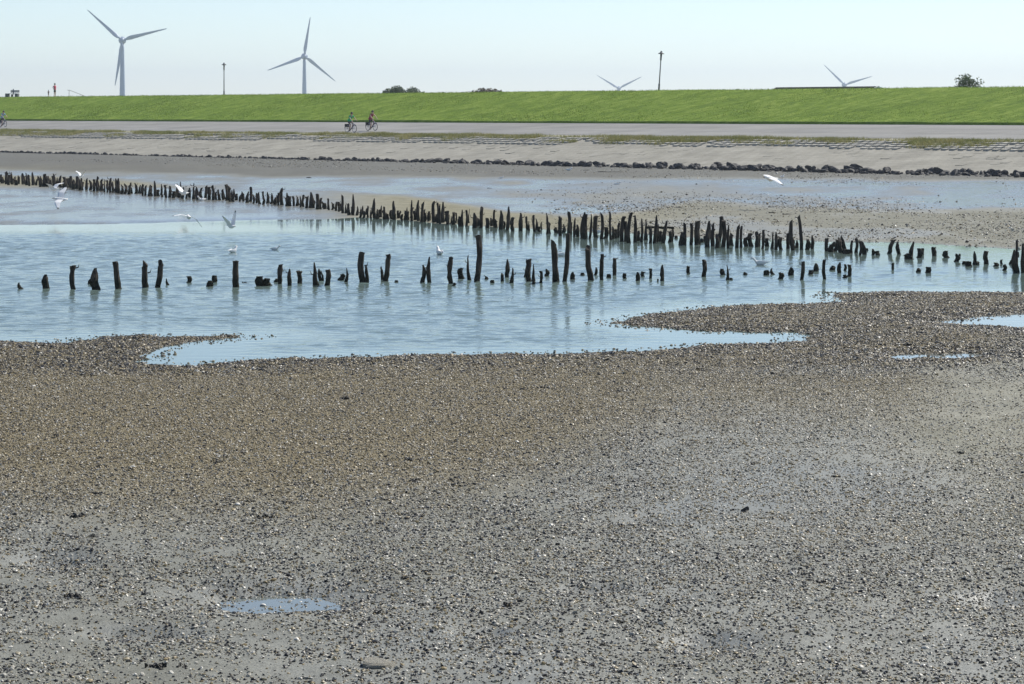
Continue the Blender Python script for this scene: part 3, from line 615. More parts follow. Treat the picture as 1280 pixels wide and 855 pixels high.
FAR = [(542, 278, 542, 251, 4), (545, 278, 545, 268, 4), (547, 279, 547, 253, 3), (550, 280, 550, 255, 3), (553, 279, 554, 253, 4), (559, 281, 560, 263, 3), (561, 280, 561, 268, 2), (564, 280, 564, 270, 3), (567, 281, 567, 265, 4), (570, 279, 570, 266, 2),
       (575, 283, 575, 270, 4), (578, 283, 578, 262, 3), (583, 283, 583, 262, 3), (586, 279, 587, 261, 2), (593, 285, 593, 266, 5), (597, 283, 597, 272, 3), (601, 285, 602, 258, 4), (609, 285, 609, 272, 5), (615, 283, 614, 273, 5), (618, 284, 618, 262, 3),
       (620, 285, 620, 273, 4), (626, 287, 626, 263, 5), (630, 286, 630, 276, 3), (634, 288, 636, 258, 4), (641, 289, 641, 271, 4), (651, 289, 651, 266, 5), (659, 287, 658, 270, 3), (661, 288, 661, 276, 3), (668, 290, 667, 268, 3), (670, 288, 670, 273, 4),
       (675, 290, 674, 283, 4), (677, 287, 677, 277, 2), (684, 293, 683, 266, 3), (687, 292, 687, 277, 4), (700, 295, 700, 270, 5), (696, 291, 695, 284, 5), (704, 291, 704, 280, 5), (710, 297, 711, 264, 4), (714, 293, 714, 277, 3), (718, 296, 719, 272, 3), (722, 296, 722, 281, 4),
       (728, 298, 731, 265, 5), (731, 299, 731, 283, 4), (733, 298, 733, 267, 3), (737, 299, 739, 268, 3), (745, 297, 745, 269, 5), (752, 299, 752, 265, 4), (757, 298, 757, 283, 5), (763, 300, 762.5, 264, 3), (766, 299, 766, 283, 4), (770, 298, 770, 286, 3),
       (773, 297, 774, 278, 3), (777, 302, 780, 270, 5), (782, 302, 782, 276, 4), (786, 304, 789, 265, 5), (794, 303, 794, 269, 4), (799, 301, 799, 288, 4), (802, 303, 802, 273, 3), (806, 300, 807.5, 274, 3), (808, 300, 808, 287, 4), (813, 304, 813, 284, 4),
       (818, 304, 821, 269, 4), (822, 303, 822, 281, 3), (829, 304, 833, 276, 5), (826, 302, 825, 288, 5), (837, 303, 837, 288, 4), (840, 302, 841, 283, 3), (845, 298, 845, 294, 4), (852, 306, 852, 290, 8), (856, 306, 856, 278, 4), (864, 306, 864, 278, 4),
       (872, 306, 872.5, 275, 6), (876, 303, 877, 298, 5), (884, 309, 887, 276, 6), (882, 302, 882, 294, 4), (891, 308, 892, 279, 5), (896, 310, 896, 292, 5), (898, 303, 901.5, 270, 5), (904, 309, 904, 275, 5), (910, 310, 911, 281, 3.5), (915, 307, 915, 290, 5),
       (921, 310, 923, 280, 4.5), (926, 310, 927, 282, 4), (933, 308, 933, 296, 5), (939, 308, 938, 291, 6), (946, 309, 946, 289, 5), (949, 308, 949, 291, 3), (953, 311, 954, 287, 3.5), (959, 308, 959, 297, 5), (965, 311, 966, 290, 4), (970, 312, 970, 290, 5),
       (976, 312, 976, 296, 5), (985, 311, 985, 291, 4), (991, 313, 989, 274, 4.5), (992, 311, 992, 297, 4), (996, 310, 996, 301, 4), (1002, 312, 998, 268, 4.5), (1009, 312, 1010, 299, 6), (1015, 311, 1015, 294, 4), (1033, 314, 1034, 297, 5), (1039, 315, 1042, 302, 6),
       (1044, 314, 1047, 298, 5), (1051, 316, 1049, 297, 6), (1056, 314, 1052, 295, 5), (1060, 317, 1060, 311, 9), (1064, 317, 1065, 300, 3), (1070, 316, 1070, 297, 4), (1075, 319, 1075, 301, 4), (1081, 318, 1076, 301, 5), (1084, 313, 1084, 310, 3), (1091, 319, 1091, 311, 4),
       (1097, 319, 1097, 313, 5), (1112, 317, 1118, 299, 5), (1124, 318, 1122, 302, 5), (1138, 322, 1142, 302, 5), (1137, 324, 1137, 316, 9), (1149, 322, 1149, 310, 6), (1153, 318, 1153, 310, 4), (1168, 320, 1167, 308, 5), (1183, 322, 1183, 313, 7), (1195, 327, 1195, 317, 6),
       (1199, 320, 1199, 317, 3), (1205, 330, 1205, 326, 6), (1211, 333, 1211, 326, 7), (1218, 330, 1218, 314, 4), (1220, 331, 1220, 326, 6), (1233, 330, 1233, 313, 6), (1244, 333, 1244, 328, 6), (1252, 330, 1252, 324, 3), (1255, 338, 1255, 330, 4.5),
       (1264, 330, 1268, 312, 5), (1271, 341, 1271, 313, 8), (1271, 332, 1271, 299, 3), (1279, 341, 1279, 304, 6)]
TALLL = {6: 214, 31: 216, 53: 217, 67: 217, 77: 219, 95: 220, 122: 220, 137: 222, 147: 223, 195: 226, 225: 227, 240: 229, 255: 231, 268: 231, 283: 230, 288: 232, 312: 233, 354: 234, 389: 240, 398: 242, 427: 243, 442: 244, 467: 248, 492: 251, 516: 250, 525: 251}
x = -14.0
while x < 539:
    yb = float(np.interp(x, [-20, 0, 100, 200, 300, 380, 420, 445, 540], [228, 229.5, 237, 245.5, 252, 259.5, 264, 271, 278])) + random.uniform(-1.2, 1.2)
    near_t = min(TALLL, key=lambda q: abs(q - x))
    if abs(near_t - x) < 2.4: tx, yt, wd_ = near_t, TALLL[near_t], random.uniform(3.2, 4.4)
    else: tx, yt, wd_ = x, yb - random.uniform(8, 17), random.uniform(2.2, 4.2)
    FAR.append((x, yb, x + random.uniform(-1.5, 1.5), yt, wd_)); x += random.uniform(3.3, 5.2)
FAR.sort(key=lambda p: p[0])
ORD = {1: 'first', 2: 'second', 3: 'third', 4: 'fourth', 5: 'fifth', 6: 'sixth', 7: 'seventh', 8: 'eighth', 9: 'ninth', 10: 'tenth', 11: 'eleventh', 12: 'twelfth', 13: 'thirteenth', 14: 'fourteenth', 15: 'fifteenth', 16: 'sixteenth', 17: 'seventeenth', 18: 'eighteenth', 19: 'nineteenth'}
TENS = {2: ('twenty', 'twentieth'), 3: ('thirty', 'thirtieth'), 4: ('forty', 'fortieth'), 5: ('fifty', 'fiftieth'), 6: ('sixty', 'sixtieth'), 7: ('seventy', 'seventieth'), 8: ('eighty', 'eightieth'), 9: ('ninety', 'ninetieth')}
def ordn(n):
    if n in ORD: return ORD[n]
    if n == 100: return 'hundredth'
    if n == 200: return 'two-hundredth'
    if n > 100: return ('hundred-and-' if n < 200 else 'two-hundred-and-') + ordn(n % 100)
    t, u = divmod(n, 10); return TENS[t][1] if u == 0 else TENS[t][0] + '-' + ORD[u]
LOOK = {P_: 'pointed', S_: 'thin broken', F_: 'blunt', L_: 'split slant-topped', E_: 'flare-topped', U_: 'low rounded', K_: 'knobbly'}
def stand(spec, style, seed, z0=0.0):
    bx, by, tx, ty, w = spec
    X, Y, z = ground(bx, by); s = Y / F
    o = post_mesh((by - ty) * s, w * s * 1.05, (tx - bx) * s, style, seed).build('wooden_post', M['wood'], None, (X, Y, z))
    o.rotation_euler = (0, 0, 0)
    return o
nn = len(NEAR); order = sorted(range(nn), key=lambda i: NEAR[i][0]); mid = nn // 2
for rank, i in enumerate(order):
    bx, by, tx, ty, w, st = NEAR[i]; h = by - ty
    o = stand((bx, by, tx, ty, w), st, 100 + i)
    size = 'tall' if h > 36 else 'mid-height' if h > 17 else 'short' if h > 9 else 'stubby'
    lean = ' leaning left' if tx - bx < -2 else ' leaning right' if tx - bx > 2 else ''
    if rank < 42: pos = ordn(rank + 1) + ' from left in near row'
    else: pos = ordn(nn - rank) + ' from right in near row'
    lb = f"{size} {LOOK[st]} dark post{lean}, {pos}"
    if ty == 293: lb = 'tallest dark post of the near row, straight and blunt in the open water'
    tag(o, lb, 'post', 'near row of old wooden posts standing in the pool')
nf = len(FAR)
sparse = [i for i in range(nf) if FAR[i][0] > 1085]
for i, (bx, by, tx, ty, w) in enumerate(FAR):
    h = by - ty; r = random.Random(i * 13 + 5)
    st = U_ if h < 1.3 * w else r.choice((P_, P_, F_, F_, L_, L_, S_, K_)) if h < 22 else r.choice((P_, P_, L_, L_, F_))
    o = stand((bx, by, tx, ty, w), st, 900 + i)
    size = 'tall' if h > 26 else 'mid-height' if h > 14 else 'short'
    if i in sparse:
        lb = f"{size} dark post, {ordn(nf - i)} from the right end of the far row"
    elif (tx, ty) == (998, 268): lb = 'tall far row post leaning left beside the two driftwood planks'
    elif (tx, ty) == (711, 264): lb = 'tall far row post directly behind a tall leaning near row post'
    elif (tx, ty) == (636, 258): lb = 'tall slant-topped far row post backed by the brown sandbank'
    else:
        wh = 'on the grey mud' if bx < 330 else 'at the mud spit tip' if bx < 450 else 'before the brown sandbank' if bx < 640 else 'left of the fallen crossbeam' if bx < 840 else 'right of the fallen crossbeam'
        lb = f"{size} dark stake {wh}, {ordn(i + 1)} from left in far row" if bx < 640 else f"{size} dark stake {wh}, {ordn(nf - i)} from right in far row"
    tag(o, lb, 'post', 'far row of old wooden groyne stakes')
fill = MB()
for bx in np.arange(-12, 560, 6.1):
    yb = float(np.interp(bx, [-20, 0, 100, 200, 300, 380, 420, 445, 560], [228, 229.5, 237, 245.5, 252, 259.5, 264, 271, 279])) - random.uniform(1.2, 2.6)
    X, Y, z = ground(bx + random.uniform(-2, 2), yb); q = post_mesh(random.uniform(8, 14) * Y / F, random.uniform(2.2, 3.4) * Y / F, random.uniform(-.1, .1), random.choice((F_, L_, P_)), int(bx * 7) + 5000)
    fill.add([(a_ + X, b_ + Y, c_ + z) for a_, b_, c_ in q.v], q.f)
tag(fill.build('stake_stubs', M['wood']), 'low dark stake stubs filling the gaps behind the left half of the far row', 'stake stubs', None, 'stuff')
def beam(x0, y0, x1, y1, zb, thick, label, py_ground=None):
    if py_ground: _, Yb, _ = ground((x0 + x1) / 2, py_ground)
    else: _, Yb, _ = ground((x0 + x1) / 2, (y0 + y1) / 2)
    s = Yb / F; mb = MB(); a_ = Vector((0, 0, 0)); r = random.Random(x0)
    p0 = Vector(((x0 - 640) * s, Yb, HC - (y0 - HZ) * s)); p1 = Vector(((x1 - 640) * s, Yb + r.uniform(-.3, .3), HC - (y1 - HZ) * s))
    pts = [Vector((0, 0, 0)).lerp(p1 - p0, k / 5) + Vector((0, 0, r.uniform(-.015, .015))) for k in range(6)]
    mb.tube(pts, [thick * s / 2 * r.uniform(.75, 1.1) for _ in pts], 7)
    return tag(mb.build('driftwood', M['wood'], None, p0), label, 'driftwood')
beam(807.5, 284, 842.5, 284.5, 0, 3.2, 'fallen dark crossbeam resting across posts in the far row', 302)
beam(961, 265.5, 976, 267.3, 0, 2.2, 'longer dark plank lying on the flat behind the tall leaning post')
beam(978.5, 267.8, 992, 268.8, 0, 2.2, 'shorter dark plank end to end with another, touching the tall leaning post')
beam(960, 258.6, 970, 259.6, 0, 1.6, 'thin dark stick on the flat above the two planks')
beam(383, 222, 389, 222.6, 0, 1.7, 'small dark stick on wet channel mud right of middle turbine')
beam(609, 235.2, 615, 235.8, 0, 1.5, 'small dark stick on wet mud behind the brown sandbank')
beam(779, 249.2, 790, 249.6, 0, 1.4, 'thin dark stick on the wet flat above the dense far stakes')
beam(729, 213, 738, 213.4, 0, 1.6, 'dark stick lying just below the rock toe near the standing gull')
beam(746, 215, 780, 215.6, 0, 1.6, 'long thin weed-covered branch lying on mud below the rocks')
beam(303, 353.2, 312, 353.4, 0, 1.4, 'floating stick in the pool between the blunt post and low stump')

# ------------------------------------------------------------------ rocks at the toe of the revetment
def rock_mesh(seed, n1=9, n2=6):
    r = random.Random(seed); pl = [(Vector((r.gauss(0, 1), r.gauss(0, 1), r.gauss(0, 1))).normalized(), r.uniform(.42, .85)) for _ in range(9)]
    mb = MB(); rings = []
    for i in range(n2 + 1):
        ph = math.pi * (i + 0.02) / (n2 + 0.04); ring = []
        for j in range(n1):
            t = 2 * math.pi * j / n1 + seed
            d = Vector((math.sin(ph) * math.cos(t), math.sin(ph) * math.sin(t), -math.cos(ph))); k = 1.0
            for nrm, q in pl:
                c = d.dot(nrm)
                if c > 0.05: k = min(k, q / c)
            ring.append(d * k * 0.5)
        rings.append(ring)
    mb.rings(rings); return mb
protos = [rock_mesh(k * 3 + 1).build('rock', M['rock']) for k in range(8)]
for p in protos: tag(p, 'x', 'rock')
spots = []
s = 80.0
while s < 252:
    right = 1 - min(1, max(0, (s - 116) / 55)); big = 0.27 + 0.25 * right
    for lay in range(4):
        if random.random() > (0.25 + .6 * right, 0.9, 0.25 + 0.7 * right, 0.05 + 0.7 * right)[lay]: continue
        sz = big * random.choice((random.uniform(.4, .9), random.uniform(.8, 1.7))) * (.8 if lay == 0 else 1)
        spots.append((s + random.uniform(-.35, .35), 117.9 + random.uniform(-.25, .25) + (lay - 1) * 0.85 * (.4 + .7 * right), sz, right))
    s += big * random.uniform(.65, 1.05)
spots.sort(key=lambda q: -q[2] / q[0]); used = [False] * 8
rub = MB(); rk = []
for i, (s, t, sz, right) in enumerate(spots):
    z = max(rz(t) if t > 119 else 0.0, float(terrain(np.array([ST(s, t, 0)[0]]), np.array([ST(s, t, 0)[1]]))[0]))
    dims = (sz * random.uniform(.95, 1.6), sz * random.uniform(.75, 1.1), sz * random.uniform(.4, .9)); rot = (random.uniform(-.6, .6), random.uniform(-.6, .6), random.uniform(0, 6.28))
    loc = ST(s, t, z + dims[2] * 0.22)
    if i < 290:
        k = i % 8; o = protos[k] if not used[k] else protos[k].copy()
        if used[k]: C.objects.link(o)
        used[k] = True
        o.location = loc; o.scale = dims; o.rotation_euler = rot
        pxx = W / 2 + F * loc[0] / loc[1]
        where = 'at the right edge' if pxx > 1160 else 'right of the shed roof' if pxx > 1090 else 'below the long shed roof' if pxx > 965 else 'below the leaning lamp' if pxx > 790 else 'near the standing gull' if pxx > 640 else 'right of the cyclists' if pxx > 480 else 'below the cyclists' if pxx > 380 else 'below the upright lamp' if pxx > 220 else 'at the left end'
        rk.append((where, pxx, 'large' if sz > .55 else 'mid-size' if sz > .38 else 'small', o))
    else:
        Rm = Matrix.LocRotScale(Vector(loc), None, None) @ (Vector(rot).to_tuple() and Matrix.Rotation(rot[2], 4, 'Z') @ Matrix.Rotation(rot[0], 4, 'X')) @ Matrix.Diagonal((*dims, 1))
        src = protos[i % 8].data; rub.add([Rm @ v.co for v in src.vertices], [tuple(p.vertices) for p in src.polygons])
for wh in {q[0] for q in rk}:
    for k, (_, _, sz, o) in enumerate(sorted([q for q in rk if q[0] == wh], key=lambda q: q[1])): tag(o, f"{sz} dark boulder {wh}, {ordn(k + 1)} from left in toe row", 'rock', 'dark boulders along the foot of the revetment')
if rub.v: tag(rub.build('rock_rubble', M['rock']), 'small dark rubble between the boulders at the revetment foot', 'rubble', None, 'stuff')

# ------------------------------------------------------------------ seaweed clumps, stones, white shells on the near mud
CL = [(331, 576, 6), (409, 591, 9), (460, 590, 8), (511, 576, 12), (517, 601, 12), (313, 627, 9), (357, 629, 12), (333, 647, 22), (483, 625, 10), (474, 655, 8), (95, 646, 26), (113, 671, 9), (92, 746, 26), (200, 834, 30), (228, 833, 18), (446, 714, 11),
      (507, 723, 11), (560, 723, 9), (471, 767, 15), (527, 757, 19), (635, 757, 22), (916, 638, 8), (863, 659, 8), (834, 730, 9), (650, 752, 16), (775, 778, 15), (858, 765, 10), (754, 807, 12), (1205, 670, 8), (1087, 703, 9), (1026, 728, 12),
      (1168, 747, 11), (1260, 712, 9), (1078, 717, 11), (1008, 718, 9), (680, 485, 10), (540, 528, 7), (588, 541, 7), (655, 487, 9), (430, 499, 12), (125, 573, 8), (272, 578, 11), (235, 594, 8), (122, 617, 11), (20, 540, 9), (1067, 457, 5), (993, 483, 6), (1200, 567, 10), (940, 580, 8), (695, 617, 10), (1045, 596, 9)]
CL.sort()
def weed_mesh(w, seed):
    r = random.Random(seed); mb = MB()
    for k in range(7 + int(w * 60)):
        c = Vector((r.gauss(0, .28) * w, r.gauss(0, .25) * w, 0)); L0 = r.uniform(.15, .42) * w; t = r.uniform(0, 6.28)
        d = Vector((math.cos(t), math.sin(t) * .6, 0)); hgt = r.uniform(.05, .22) * w
        mb.tube([c - d * L0 * .5 + Vector((0, 0, -.01)), c + Vector((0, 0, hgt)), c + d * L0 * .5 + Vector((0, 0, hgt * .3))], [.06 * w, .12 * w, .05 * w], 5)
    return mb
bands = {'just below the water edge': [], 'across the brown shell bed': [], 'over the grey mud in the middle': [], 'along the bottom of the flat': []}
for c in CL: bands['just below the water edge' if c[1] < 500 else 'across the brown shell bed' if c[1] < 610 else 'over the grey mud in the middle' if c[1] < 715 else 'along the bottom of the flat'].append(c)
for bn, lst in bands.items():
    for k, (px_, py_, w) in enumerate(lst):
        X, Y, z = ground(px_, py_); o = weed_mesh((w * .72 if w > 14 else w) * Y / F, int(px_)).build('seaweed_clump', M['weed'], None, (X, Y, z))
        tag(o, f"{'wide flat' if w > 17 else 'small' if w < 10 else 'knotted'} dark seaweed clump, {ordn(k + 1)} from left {bn}", 'seaweed', 'dark seaweed clumps on the mud')
def stone(px_, py_, w, hf, m, label, seed):
    X, Y, z = ground(px_, py_); o = rock_mesh(seed, 14, 9).build('stone', m, None, (X, Y, z + 0.2 * hf * w * Y / F)); o.scale = (w * Y / F, w * Y / F * .7, hf * w * Y / F); return tag(o, label, 'stone')
stone(474, 832, 62, 0.26, M['pale_rock'], 'flat pale stone lying near the bottom edge of the shell flat', 5)
stone(931, 639, 13, 0.8, M['rock'], 'small dark angular stone alone on the grey mud right of centre', 9)
for (px_, py_, w, lb) in ((185, 547, 6, 'white shell on the brown bed, straight below the left inlet'), (166, 584, 8, 'cream oval shell lowest of the pale ones on the left brown bed'), (42, 483, 6, 'white shell near the left edge just below the waterline'),
                          (297, 631, 10, 'long cream shell beside two dark seaweed clumps left of centre'), (768, 467, 6, 'white shell just below the waterline right of centre'), (464, 593, 6, 'pale shell touching a small dark clump in the middle'),
                          (637, 501, 6, 'white shell beside a dark clump in the upper middle'), (523, 460, 5, 'small white shell close below the pool edge in the middle'), (329, 757, 9, 'pale shell at the lower rim of the shallow blue puddle'), (770, 770, 8, 'white shell above a dark clump at lower right of centre')):
    X, Y, z = ground(px_, py_); q = w * Y / F; mb = MB(); rings = []
    for i in range(6):
        f = i / 5; rr = math.cos(f * 1.45); rings.append([(rr * .5 * q * math.cos(t) * (1.15 if math.cos(t) > 0 else .9), rr * .36 * q * math.sin(t), .24 * q * math.sin(f * 1.5) + .003) for t in [k * math.pi / 7 for k in range(14)]])
    mb.rings(rings); o = mb.build('shell', M['shell_white'], None, (X, Y, z)); o.rotation_euler = (0.1, 0.1, px_); tag(o, lb, 'shell', 'large pale shells on the near mud')

# ------------------------------------------------------------------ wind turbines
def turbine(hx, hy, rpx, angs, Rm, yaw, label):
    D = Rm * F / rpx; X = (hx - W / 2) * D / F; zh = HC + (HZ - hy) * D / F; g = 1.22; Ht = zh - g
    root = empty('wind_turbine', (X, D, g), yaw, label, 'wind turbine', 'wind turbines beyond the dike')
    k = Rm / 35.0; mb = MB(); n = 20
    mb.rings([[(r_ * math.cos(t), r_ * math.sin(t), z) for t in [q * 2 * math.pi / n for q in range(n)]] for z, r_ in [(Ht * f, k * (2.7 - 1.45 * f ** 0.8)) for f in (0, .15, .3, .45, .6, .75, .9)] + [(Ht - 2.3 * k, 1.25 * k)]])
    mb.build('tower', M['paint'], root, smooth=True)
    def lathe(prof, name, cy):
        q = MB(); q.rings([[(r_ * math.cos(t), y, r_ * math.sin(t)) for t in [w * 2 * math.pi / 18 for w in range(18)]] for y, r_ in prof]); q.build(name, M['paint'], root, (0, cy, Ht), smooth=True)
    lathe([(k * y, k * r_) for y, r_ in ((-2.2, 2.5), (-1, 2.9), (1.0, 2.9), (3.5, 2.5), (6, 1.7), (7.6, .8), (8.2, .1))], 'nacelle', 0)
    lathe([(k * y, k * r_) for y, r_ in ((-5.4, .1), (-5.1, .7), (-4.3, 1.5), (-3.2, 2.1), (-2.28, 2.3))], 'hub', 0)
    bl = MB(); rings = []
    for f, ch, th, tw in ((0.035, 1.7, 1.7, 1.1), (0.08, 1.8, 1.6, 1.0), (0.13, 3.2, 1.1, .7), (0.2, 3.5, .8, .45), (.35, 2.75, .55, .3), (.55, 2.0, .38, .18), (.75, 1.4, .25, .1), (.92, .9, .14, .05), (.985, .45, .08, .05), (1.0, .1, .05, .05)):
        ring = []
        for q in range(12):
            t = q * 2 * math.pi / 12; u = ch / 2 * math.cos(t) - ch * .12 * (f > .1); v = th / 2 * math.sin(t)
            ring.append((k * (u * math.cos(tw) - v * math.sin(tw)), k * (u * math.sin(tw) + v * math.cos(tw)), f * Rm))
        rings.append(ring)
    bl.rings(rings)
    b0 = bl.build('blade', M['paint'], root, (0, -3.4 * k, Ht), smooth=True)
    for i, an in enumerate(angs):
        b = b0 if i == 0 else b0.copy()
        if i: C.objects.link(b)
        b.rotation_euler = (0, math.radians(90 - an), 0)
    return root
turbine(153, 50.5, 57.5, (138.5, 15, 261), 35, 0.12, 'large leftmost wind turbine, one blade hanging beside its tower')
turbine(380.5, 70.5, 49.5, (81.5, 201, 321), 35, 0.10, 'second wind turbine from the left with one blade pointing almost straight up')
turbine(773.5, 110.5, 32.5, (149.5, 27, 270), 35, 0.10, 'distant half-hidden turbine with two blades, left of the leaning lamp')
turbine(1055.5, 106, 36.5, (137, 17, 257), 35, 0.10, 'distant turbine with two blades showing above the long dark roof')

# ------------------------------------------------------------------ lamp posts behind the crest
def lamp(px_, pytop, t, lean, label):
    # on the landward shoulder at distance t inland
    k = (px_ - W / 2) / F; Y = t / (NX * k + NY); X = k * Y; s = Y / F; ztop = HC + (HZ - pytop) * s
    zg = float(np.interp(t, [p[0] for p in dprof], [p[1] for p in dprof])) - 0.05; h = ztop - zg
    root = empty('lamp_post', (X, Y, zg), 0, label, 'lamp post', 'dark lamp posts behind the dike crest'); root.rotation_euler = (0, lean, 0)
    a_ = MB(); a_.tube([(0, 0, 0), (0, 0, .9), (0, 0, .92), (0, 0, h - .75)], [.09, .085, .06, .045], 10); a_.build('pole', M['metal'], root)
    b = MB(); b.tube([(0, 0, h - .82), (0, 0, h - .70)], .085, 10); b.build('collar', M['metal'], root)
    c = MB(); c.tube([(0, 0, h - .70), (0, 0, h - .2)], [.075, .095], 10); c.build('lantern', M['metal'], root)
    d = MB(); d.tube([(0, 0, h - .22), (0, 0, h - .17), (0, 0, h - .10), (0, 0, h - .04)], [.27, .29, .14, .09], 16); d.build('lamp_hood', M['metal'], root)
    e_ = MB(); e_.tube([(0, 0, h - .04), (0, 0, h + .06)], [.09, .07], 10); e_.build('cap', M['metal'], root)
lamp(280, 79, 159.5, 0.0, 'upright dark lamp post on the crest between the two large turbines')
lamp(823.3, 64.5, 158.6, 0.065, 'dark lamp post leaning right, right of a half-hidden turbine')

# ------------------------------------------------------------------ shed behind the dike
def crest_pt(px_, t, zo=0.0):
    k = (px_ - W / 2) / F; Y = t / (NX * k + NY); X = k * Y
    return X, Y, float(np.interp(t, [p[0] for p in dprof], [p[1] for p in dprof])) + zo
bx0, by0 = crest_pt(970, 186)[:2]; bx1, by1 = crest_pt(1096.5, 186)[:2]
Ls = math.hypot(bx1 - bx0, by1 - by0); RZ = 4.4 + 33.3 * ((by0 + by1) / 2) / F + 0.02
shed = empty('long_shed', ((bx0 + bx1) / 2, (by0 + by1) / 2, 1.2), math.atan2(by1 - by0, bx1 - bx0), 'long low dark-roofed shed whose ridge shows above the dike crest', 'shed')
mb = MB(); mb.box((0, 0, 2.0), (Ls - .4, 9, 4.0)); mb.build('wall', M['brick'], shed)
rh = RZ - 1.2; mb = MB(); pr = [(-5, 3.9), (0, rh), (5, 3.9), (5, 3.75), (0, rh - .16), (-5, 3.75)]
mb.rings([[(-Ls / 2, y, z) for y, z in pr], [(Ls / 2, y, z) for y, z in pr]]); mb.build('roof', M['roof'], shed)
mb = MB(); mb.rings([[(Ls / 2 + .004, y, z + .03) for y, z in pr], [(Ls / 2 + .18, y, z + .03) for y, z in pr]]); mb.build('verge_board', M['board'], shed)
for q in np.linspace(-Ls / 2 + 2, Ls / 2 - 2, 7):
    mb = MB(); mb.box((q, -4.55, 2.2), (1.4, .12, 1.2)); w_ = mb.build('window', M['board'], shed); mb = MB(); mb.box((q, -4.615, 2.2), (1.2, .02, 1.0)); mb.build('pane', M['glass'], w_)

# ------------------------------------------------------------------ trees and bushes behind the crest
def tree(px_, t, ztop, width, label, m, seed, shape='round', name='tree', cat='tree', group=None, nleaf=5200, lobes=None, gz=None):
    X, Y, zg = crest_pt(px_, t); r = np.random.default_rng(seed); rr = random.Random(seed)
    if gz is not None: zg = gz
    h = ztop - zg; root = empty(name, (X, Y, zg), 0, label, cat, group)
    tr = MB(); tr.tube([(0, 0, -.3), (.03, 0, h * .25), (0, .03, h * .6)], [.10 + h * .012, .08 + h * .01, .05], 8)
    cs = []
    nl = lobes or 9
    for k in range(nl):
        an = rr.uniform(0, 6.28); q = rr.uniform(.15, .42) * width; zz = h * rr.uniform(.35, .86)
        if shape == 'dome': q *= math.sqrt(rr.random()) + .15; zz = h - .17 * width - .15 * width * (q / (.42 * width)) ** 2 - rr.uniform(0, .03) * width
        c = (q * math.cos(an), q * math.sin(an) * .8, zz); cs.append((c, rr.uniform(.12, .22) * width))
        tr.tube([(0, .02, h * rr.uniform(.15, .4)), (c[0] * .5, c[1] * .5, zz * .75), c], [.05, .035, .015], 5)
    cs.append(((0, 0, h - .18 * width if shape == 'dome' else h * .86), width * .16)); cs.append(((0, 0, h * .55), width * .3))
    tr.build('trunk', M['bark'], root)
    cen = np.array([c for c, _ in cs]); rad = np.array([q for _, q in cs]); k = r.integers(0, len(cs), nleaf)
    d = r.normal(0, 1, (nleaf, 3)); d /= np.linalg.norm(d, axis=1)[:, None]; d *= (r.random(nleaf) ** .45 * 1.15)[:, None]
    p = cen[k] + d * rad[k][:, None] * np.array([1.1, 1.1, .8 if shape == 'dome' else .95]); p[:, 2] = np.minimum(p[:, 2], h * (1 + .03 * r.normal(size=nleaf)))
    sz = 0.085 * r.uniform(.6, 1.5, nleaf) * (width / 4) ** .4; u = r.normal(0, 1, (nleaf, 3)); u /= np.linalg.norm(u, axis=1)[:, None]; v = np.cross(u, r.normal(0, 1, (nleaf, 3))); v /= np.linalg.norm(v, axis=1)[:, None]
    V = np.stack([p - u * sz[:, None], p + v * sz[:, None] * .8, p + u * sz[:, None], p - u * sz[:, None], p + u * sz[:, None], p - v * sz[:, None] * .8], 1).reshape(-1, 3)
    link('crown', tri_mesh('crown', V), m, root); return root
def zt(px_, t, pyt): Y = t / (NX * (px_ - 640) / F + NY); return 4.4 + (HZ - pyt) * Y / F
tree(498, 190, zt(498, 190, 106.5), 4.4, 'taller left tree of the dark green pair peeping over the crest', M['leaf'], 11, nleaf=11000, gz=1.2, group='trees behind the dike crest')
tree(515, 188, zt(515, 188, 109), 3.6, 'lower right tree of the dark green pair peeping over the crest', M['leaf'], 12, nleaf=9000, gz=1.2, group='trees behind the dike crest')
tree(525, 182, zt(525, 182, 113.2), 3.0, 'low green bush just right of the pair of trees on the skyline', M['leaf'], 13, 'dome', 'bush', 'bush', nleaf=2600, gz=1.2)
tree(606, 188, zt(606, 188, 109.0), 5.6, 'rounded brownish bush top on the skyline right of the tree pair', M['brown_leaf'], 14, 'dome', 'bush', 'bush', nleaf=22000, lobes=30, gz=1.2)
tree(1208, 163, zt(1208, 163, 91.5), 2.5, 'ragged small tree with sky gaps on the crest at far right', M['leaf'], 15, nleaf=1500, lobes=12, gz=5.0)
tree(1188, 160, zt(1188, 160, 108.3), 0.8, 'tiny low shrub on the crest left of the ragged tree', M['leaf'], 16, 'dome', 'bush', 'bush', nleaf=500, gz=6.2)
tree(554, 158, zt(554, 158, 114.5), 0.35, 'single tuft on the crest between tree pair and brown bush', M['leaf'], 17, 'dome', 'bush', 'bush', nleaf=160, gz=6.3)
tree(578, 158, zt(578, 158, 115.3), 0.9, 'low tuft on the crest just left of the brown bush', M['leaf'], 18, 'dome', 'bush', 'bush', nleaf=400, gz=6.3)

